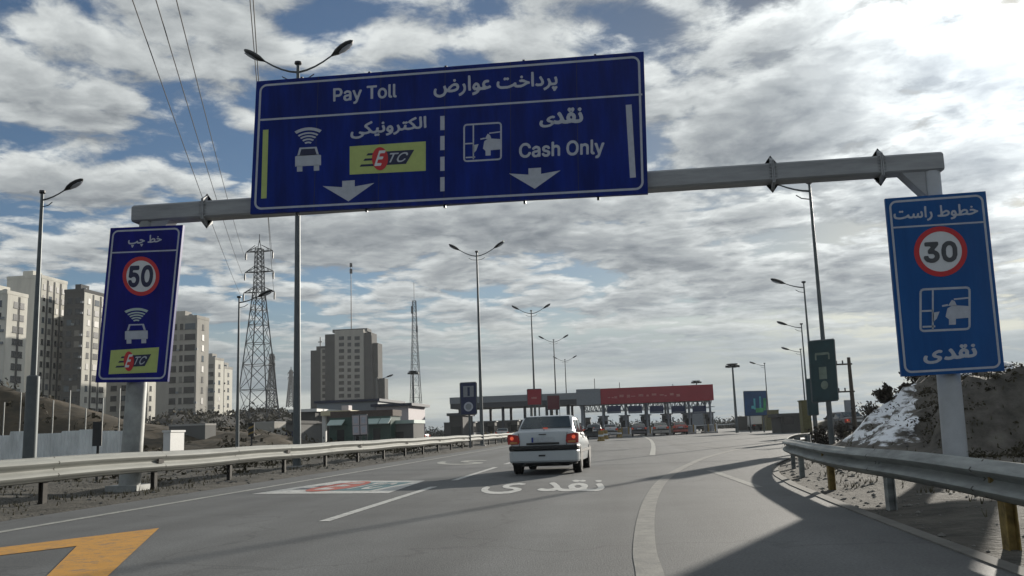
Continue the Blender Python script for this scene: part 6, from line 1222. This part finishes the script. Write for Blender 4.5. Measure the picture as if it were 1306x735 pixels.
shed('toll_office', 573, 590, 527, 118, 8, 'darkgrey', 'dark toll office hut under the left end of the grey canopy', roofm='canopydark', wins=((.5, 1.4, .9, 2.0, 'window'),))
shed('low_shed', 350, 380, 537, 100, 8, 'grey', 'small grey shed beside the tall lamp pole', roofm='darkgrey', wins=((.75, 2.0, .5, 2.0, 'signdark'),), ov=.15)
shed('retaining_wall', 216, 262, 541, 72, 2, 'grey', 'sloping grey retaining wall below the loggia tower', roofm='concrete', cat='wall', ov=.02, rt=.15)
shed('retaining_wall', 322, 350, 538, 84, 3, 'beige', 'beige yard wall behind the black hazard marker', roofm='concrete', cat='wall', ov=.02, rt=.15)
shed('low_shed', 500, 527, 536, 90, 5, 'grey', 'low grey shed below the radio tower', roofm='aqua', ov=.1, wins=((.3, 1, .4, 1.5, 'window'),))
shed('dark_shed', 372, 402, 522, 108, 9, 'darkgrey', 'dark shed behind the tall twin-arm lamp pole', roofm='white', wins=((.5, 2.4, .2, 2.4, 'window'),))
# corrugated fence with thin poles
def fence():
    Y = 46; t = thing('corrugated_fence', (at(80, 560, Y).x, Y, 0), 'pale corrugated sheet fence below the brown hillside', 'fence')
    x0, x1 = at(-30, 560, Y).x, at(160, 560, Y).x; n = int((x1-x0)/.10); top = at(100, 549.5, Y).z
    b = MB(); vs = []; fs = []
    for i in range(n+1):
        x = x0+(x1-x0)*i/n; pn = int((x-x0)/1.0); random.seed(pn); h = top+random.uniform(-.14, .10)
        yy = Y+(.03 if i % 2 else -.03); vs += [(x, yy, -.4), (x, yy, h)]
    for i in range(n): fs.append((2*i, 2*i+2, 2*i+3, 2*i+1))
    b.mesh(vs, fs); o = b.build('sheet', 'fence', t, fix=False); md = o.modifiers.new('thickness', 'SOLIDIFY'); md.thickness = .01
    for i in range(9):
        x = x0+(x1-x0)*(i+.5)/9; b = MB(); b.tube([(x, Y+.14, -.3), (x, Y+.14, top+1.2+.5*(i % 3))], .03, 6); b.build('fence_post', 'galv', t)
fence()
random.seed(21)
shed('white_hut', 209, 218, 549, 45, 1.5, 'white', 'small white hut panel between the gantry post and the retaining wall', roofm='white', cat='hut', ov=.05, rt=.1)
# hazard markers behind the pale straight guardrail
def marker(px, pt, pb, Y, label, chev):
    a, c = at(px, pt, Y), at(px, pb, Y); t = thing('hazard_marker', (c.x, Y, 0), label, 'marker post', 'marker posts behind the pale straight guardrail')
    b = MB(); b.tube([(c.x, Y, -.2), (c.x, Y, a.z-.05)], .04, 8); b.build('post', 'dark', t)
    b = MB(); b.box((c.x-.14, Y-.07, c.z), (c.x+.14, Y-.042, a.z)); p = b.build('plate', 'dark', t)
    if chev:
        b = MB(); h = a.z-c.z
        for k in (.12, .55): b.face([(c.x+x_, Y-.074, c.z+h*(k+v)) for x_, v in ((-.13, 0), (.13, .16), (.13, .30), (-.13, .14))])
        b.build('stripe', 'yellowpost', p, fix=False)
marker(125, 538, 569, 24.5, 'plain black marker plate by the gantry post under the 50 sign', False)
marker(321, 540, 557, 40, 'black marker plate with yellow stripes between the pylon lamp and the tall lamp', True)
# utility pole
def upole():
    a, c = at(1082, 456, 62), at(1090, 540, 62); Y = 62
    t = thing('utility_pole', (c.x, Y, 0), 'bare wooden utility pole with small crossarm right of the banner', 'utility pole')
    b = MB(); b.tube([(c.x, Y, -.5), (c.x, Y, a.z)], [.17, .11], 8); b.build('pole', 'wood', t)
    for dz in (.5, 2.3):
        b = MB(); b.box((c.x-.95, Y-.2, a.z-dz), (c.x+.15, Y-.12, a.z-dz+.1)); cr = b.build('crossarm', 'wood', t)
        b = MB()
        for dx in (-.85, -.45): b.tube([(c.x+dx, Y-.16, a.z-dz+.1), (c.x+dx, Y-.16, a.z-dz+.3)], .05, 6)
        b.build('insulator', 'dark', cr)
    b = MB(); b.box((c.x-.55, Y-.25, a.z-3.6), (c.x-.2, Y+.05, a.z-2.8)); b.build('switch_box', 'canopygrey', t)
upole()

# ------------------------------------------------------------------ vehicles in the plaza
def truck(px, Y, label, m='white'):
    x = at(px, 545, Y).x; t = thing('box_truck', (x, Y, 0), label, 'truck', 'trucks in the toll plaza')
    b = MB(); b.box((x-1.15, Y, .95), (x+1.15, Y+5.2, 3.35)); bx = b.build('cargo_box', m, t)
    for s in (-1, 1):
        b = MB(); b.box((x+s*.56-.53, Y-.04, 1.02), (x+s*.56+.53, Y-.005, 3.28)); b.build('rear_door', m, bx)
    b = MB(); b.loft([[Vector((x+dx, Y+5.35, z)) for dx, z in ((-1.05, .6), (1.05, .6), (1.05, 2.5), (-1.05, 2.5))], [Vector((x+dx, Y+6.7, z)) for dx, z in ((-1.05, .6), (1.05, .6), (.95, 2.3), (-.95, 2.3))]]); b.build('cab', m, t)
    b = MB(); b.box((x-.5, Y+.1, .6), (x+.5, Y+6.4, .94)); b.build('chassis', 'dark', t)
    b = MB(); b.box((x-1.1, Y-.1, .5), (x+1.1, Y+.02, .68)); b.build('rear_bumper', 'dark', t)
    for s in (-1, 1):
        b = MB(); b.box((x+s*.9-.12, Y-.12, .70), (x+s*.9+.12, Y+.0, .86)); b.build('tail_lamp', 'tail', t)
        for yy in (1.2, 5.8):
            b = MB(); b.tube([(x+s*.75, Y+yy, .45), (x+s*1.08, Y+yy, .45)], .45, 16); b.build('wheel', 'black', t)
truck(970, 142, 'white box truck waiting beside the red canopy, near the blue billboard')
truck(893, 158, 'pale box truck in the right lane under the red canopy', 'canopygrey')
def recolour(t, m):
    for o in [x for x in COL.objects if x.parent == t]:
        if o.type == 'MESH' and o.data.materials and o.data.materials[0] == M['carpaint']:
            o.material_slots[0].link = 'OBJECT'; o.material_slots[0].material = m
for px, Y, rz_, col, lb in ((757, 100, 0, (.05, .055, .06), 'dark saloon car queuing closest to the driving white car'), (778, 112, 0, (.45, .46, .46), 'silver saloon car queuing in the second lane of the plaza'),
        (815, 116, 0, (.10, .10, .11), 'charcoal saloon car queuing under the middle of the red canopy'), (843, 114, 0, (.38, .36, .33), 'beige saloon car queuing under the red canopy'), (736, 118, 0, (.30, .31, .32), 'grey saloon car queuing behind the driving white car, under the short grey fascia'), (868, 121, 0, (.42, .10, .08), 'red saloon car queuing at the booths under the red canopy'), (640, 126, 4, (.5, .5, .48), 'white saloon car queuing under the grey canopy beyond the pale straight guardrail'), (1096, 66, 15, (.045, .05, .055), 'dark saloon car parked on the verge behind the weathered curving guardrail'), (515, 98, 80, (.5, .5, .5), 'pale saloon car parked sideways by the low grey shed'), (545, 98, 85, (.12, .13, .15), 'dark grey saloon car parked sideways beside the dark toll office hut')):
    c = copy_tree(car); g_ = at(px, 545, Y); zc = rz(g_.x, Y)+.02 if px > 1000 else 0
    c.location = (g_.x, Y, zc); c.rotation_euler = (0, 0, R(rz_)); c['label'] = lb; c['group'] = 'other cars'
    recolour(c, mat('car_paint_'+str(px), col, .3, var=.05, coat=.5))
# tall dark service posts near the gate / traffic barrel
def barrel(px, Y, label):
    x = at(px, 548, Y).x; t = thing('traffic_barrel', (x, Y, 0), label, 'traffic barrel', 'traffic barrels at the toll lanes')
    b = MB(); b.tube([(x, Y, 0), (x, Y, .12), (x, Y, .13), (x, Y, .95)], [.36, .36, .28, .22], 14); b.build('body', 'yellowpost', t)
    b = MB(); b.tube([(x, Y, .42), (x, Y, .58)], [.268, .258], 14, cap=False); b.build('reflective_band', 'signwhite', t)
for px, Y, lb in ((766, 84, 'yellow traffic barrel nearest the driving white car'), (772, 96, 'yellow traffic barrel a little farther off at the toll lanes'), (790, 108, 'yellow traffic barrel in front of the left toll booths')): barrel(px, Y, lb)

# ------------------------------------------------------------------ shrubs, grass, stones
def shrub(p, w, h, n, label, seed=1, leaf=.10):
    random.seed(seed); t = thing('shrub', tuple(p), label, 'shrub', 'bare shrubs on the right bank')
    b = MB(); lf = MB(); p = Vector(p)
    for i in range(n):
        a = random.uniform(0, 6.28); r = random.uniform(0, 1); e = p+Vector((math.cos(a)*w*r, math.sin(a)*w*r, h*(1-.6*r*r)*random.uniform(.7, 1)))
        b.tube([p+Vector((0, 0, -.2)), p.lerp(e, .5)+Vector((0, 0, h*.1)), e], [.03, .018, .008], 4)
        for k in range(14):
            c = p.lerp(e, random.uniform(.35, 1.05))+Vector([random.uniform(-.18, .18)*w for _ in range(3)])
            u = Vector([random.uniform(-1, 1) for _ in range(3)]).normalized()*leaf; v = Vector([random.uniform(-1, 1) for _ in range(3)]).normalized()*leaf
            lf.face([c-u, c+v*.6, c+u, c-v*.6])
    b.build('branches', 'twig', t); lf.build('foliage', 'twig', t, fix=False)
for i, (px, Y, w, h, lb) in enumerate(((1134, 33, .45, .7, 'dark bushy shrub standing before the snow slope'), (1112, 52, 1.3, 1.0, 'low brown shrub at the foot of the snow slope'), (1160, 40, .3, .35, 'small shrub at the upper edge of the dark bush'), (1072, 60, 1.2, 1.1, 'low shrub between the banner post and the utility pole'), (1043, 44, 1.0, 1.0, 'dark shrub at the foot of the banner lamp'), (1176, 46, .8, .9, 'thin shrub on the crest of the snow bank'))):
    x = at(px, 540, Y).x; shrub((x, Y, rz(x, Y)), w, h, 34, lb, i+3)
random.seed(5)
gm = MB()
for i in range(4200):
    if random.random() < .7: x = random.uniform(-17.5, -11.2); y = random.uniform(11, 60)
    else: x = None; y = random.uniform(8, 40); x = rail_x(y, RAIL_R)+random.uniform(.4, 6)
    if nz(x, y, .35) < .03: continue
    z = max(gz(x, y), rz(x, y) if 4.4 < x and y > 11 else -9); h = random.uniform(.04, .15)
    a = random.uniform(0, 6.28)
    for k in range(3):
        a += 1.1; dx, dy = math.cos(a), math.sin(a); w = .012
        gm.face([(x-dy*w, y+dx*w, z-.02), (x+dy*w, y-dx*w, z-.02), (x+dx*h*.5, y+dy*h*.5, z+h)])
tag(gm.build('dry_grass', 'grass', fix=False), 'tufts of dry grass scattered over both verges', 'grass', kind='stuff')
def clump(b, p, w, h, n, leaf):
    p = Vector(p)
    for k in range(n):
        a = random.uniform(0, 6.28); r = math.sqrt(random.random()); c = p+Vector((math.cos(a)*w*r, math.sin(a)*w*r, h*(1-r*r*.75)*random.random()))
        u = Vector([random.uniform(-1, 1) for _ in range(3)]).normalized()*leaf*random.uniform(.6, 1.4); v = Vector([random.uniform(-1, 1) for _ in range(3)]).normalized()*leaf*random.uniform(.3, 1)
        b.face([c-u, c+v, c+u*.9, c-v])
sc_ = MB()
for i in range(520):                    # dead weeds behind the left rail
    x = random.uniform(-32, -13.2); y = random.uniform(20, 92)
    if nz(x, y, .12) < -.05: continue
    h = random.uniform(.15, .8)*(.6 if y < 40 else 1.1); clump(sc_, (x, y, gz(x, y)), h*1.1, h, 26, .05+y*.0012)
for i in range(460):                    # on the brown hill
    x = random.uniform(-115, -26); y = random.uniform(58, 120); h = random.uniform(.3, 1.1); clump(sc_, (x, y, lz(x, y)), h*1.4, h, 14, .22)
for i in range(700):                    # on the far hill
    x = random.uniform(-165, -60); y = random.uniform(195, 300); h = random.uniform(.8, 3.2); clump(sc_, (x, y, fz(x, y)), h*1.2, h, 16, .6)
for i in range(1100):                   # on the earth mound and the bank
    x = random.uniform(7.8, 17); y = random.uniform(22, 36) if i < 800 else random.uniform(36, 60)
    if (i >= 800 or x < .31*y) and random.random() < .8: continue
    h = random.uniform(.06, .32); clump(sc_, (x, y, rz(x, y)), h*1.1, h, 22, .045)
tag(sc_.build('scrub', 'scrubleaf', fix=False), 'dead brown weeds and scrub covering the banks', 'scrub', kind='stuff')
wd_ = MB()
for i in range(420):                    # far-off planting beyond the toll lanes
    px = random.uniform(540, 1010); y = random.uniform(225, 260); x = at(px, 545, y).x; h = random.uniform(1.2, 3.4); clump(wd_, (x, y, 0), h*1.1, h, 60, .34)
tag(wd_.build('woods', 'woodleaf', fix=False), 'far-off dark planting seen between the toll booths', 'woods', kind='stuff')
st = MB()
for i in range(2600):
    side = random.random()
    cl_ = random.random()
    if side < .6: x = random.uniform(-16.5, -10.1); y = random.uniform(9, 48)
    else: y = random.uniform(7, 30); x = rail_x(y, RAIL_R)+random.uniform(-.25, 3.2)
    if nz(x+5, y, .6) < .0 and cl_ < .8: continue
    z = max(gz(x, y), rz(x, y) if 4.4 < x and y > 11 else -9); r = random.choice((.015, .02, .025, .03, .04, .055)) * random.uniform(.7, 1.3)
    vs = [Vector((x, y, z))+Vector((math.sin(t)*math.cos(p)*r*random.uniform(.7, 1.2), math.sin(t)*math.sin(p)*r*random.uniform(.7, 1.2), math.cos(t)*r*.7)) for t, p in ((.1, 0), (1.3, 0), (1.3, 1.57), (1.3, 3.14), (1.3, 4.71), (3, 0))]
    st.mesh(vs, [(0, 1, 2), (0, 2, 3), (0, 3, 4), (0, 4, 1), (5, 2, 1), (5, 3, 2), (5, 4, 3), (5, 1, 4)])
tag(st.build('gravel', 'stone'), 'loose gravel and small stones along both verges', 'gravel', kind='stuff')

# ------------------------------------------------------------------ air
def haze():
    m = bpy.data.materials.new('haze'); m.use_nodes = True; nt = m.node_tree; nt.nodes.clear()
    o = nt.nodes.new('ShaderNodeOutputMaterial'); v = nt.nodes.new('ShaderNodeVolumePrincipled')
    v.inputs['Color'].default_value = (.9, .95, 1, 1); v.inputs['Density'].default_value = HAZE; v.inputs['Anisotropy'].default_value = .35
    nt.links.new(v.outputs[0], o.inputs['Volume'])
    b = MB(); b.box((-420, -30, -3), (300, 980, 75)); M['haze'] = m; tag(b.build('haze', 'haze'), kind='stuff')
HAZE = 0.00012
if HAZE: haze()
SC.cycles.max_bounces = 6; SC.cycles.volume_bounces = 1; SC.cycles.use_denoising = True
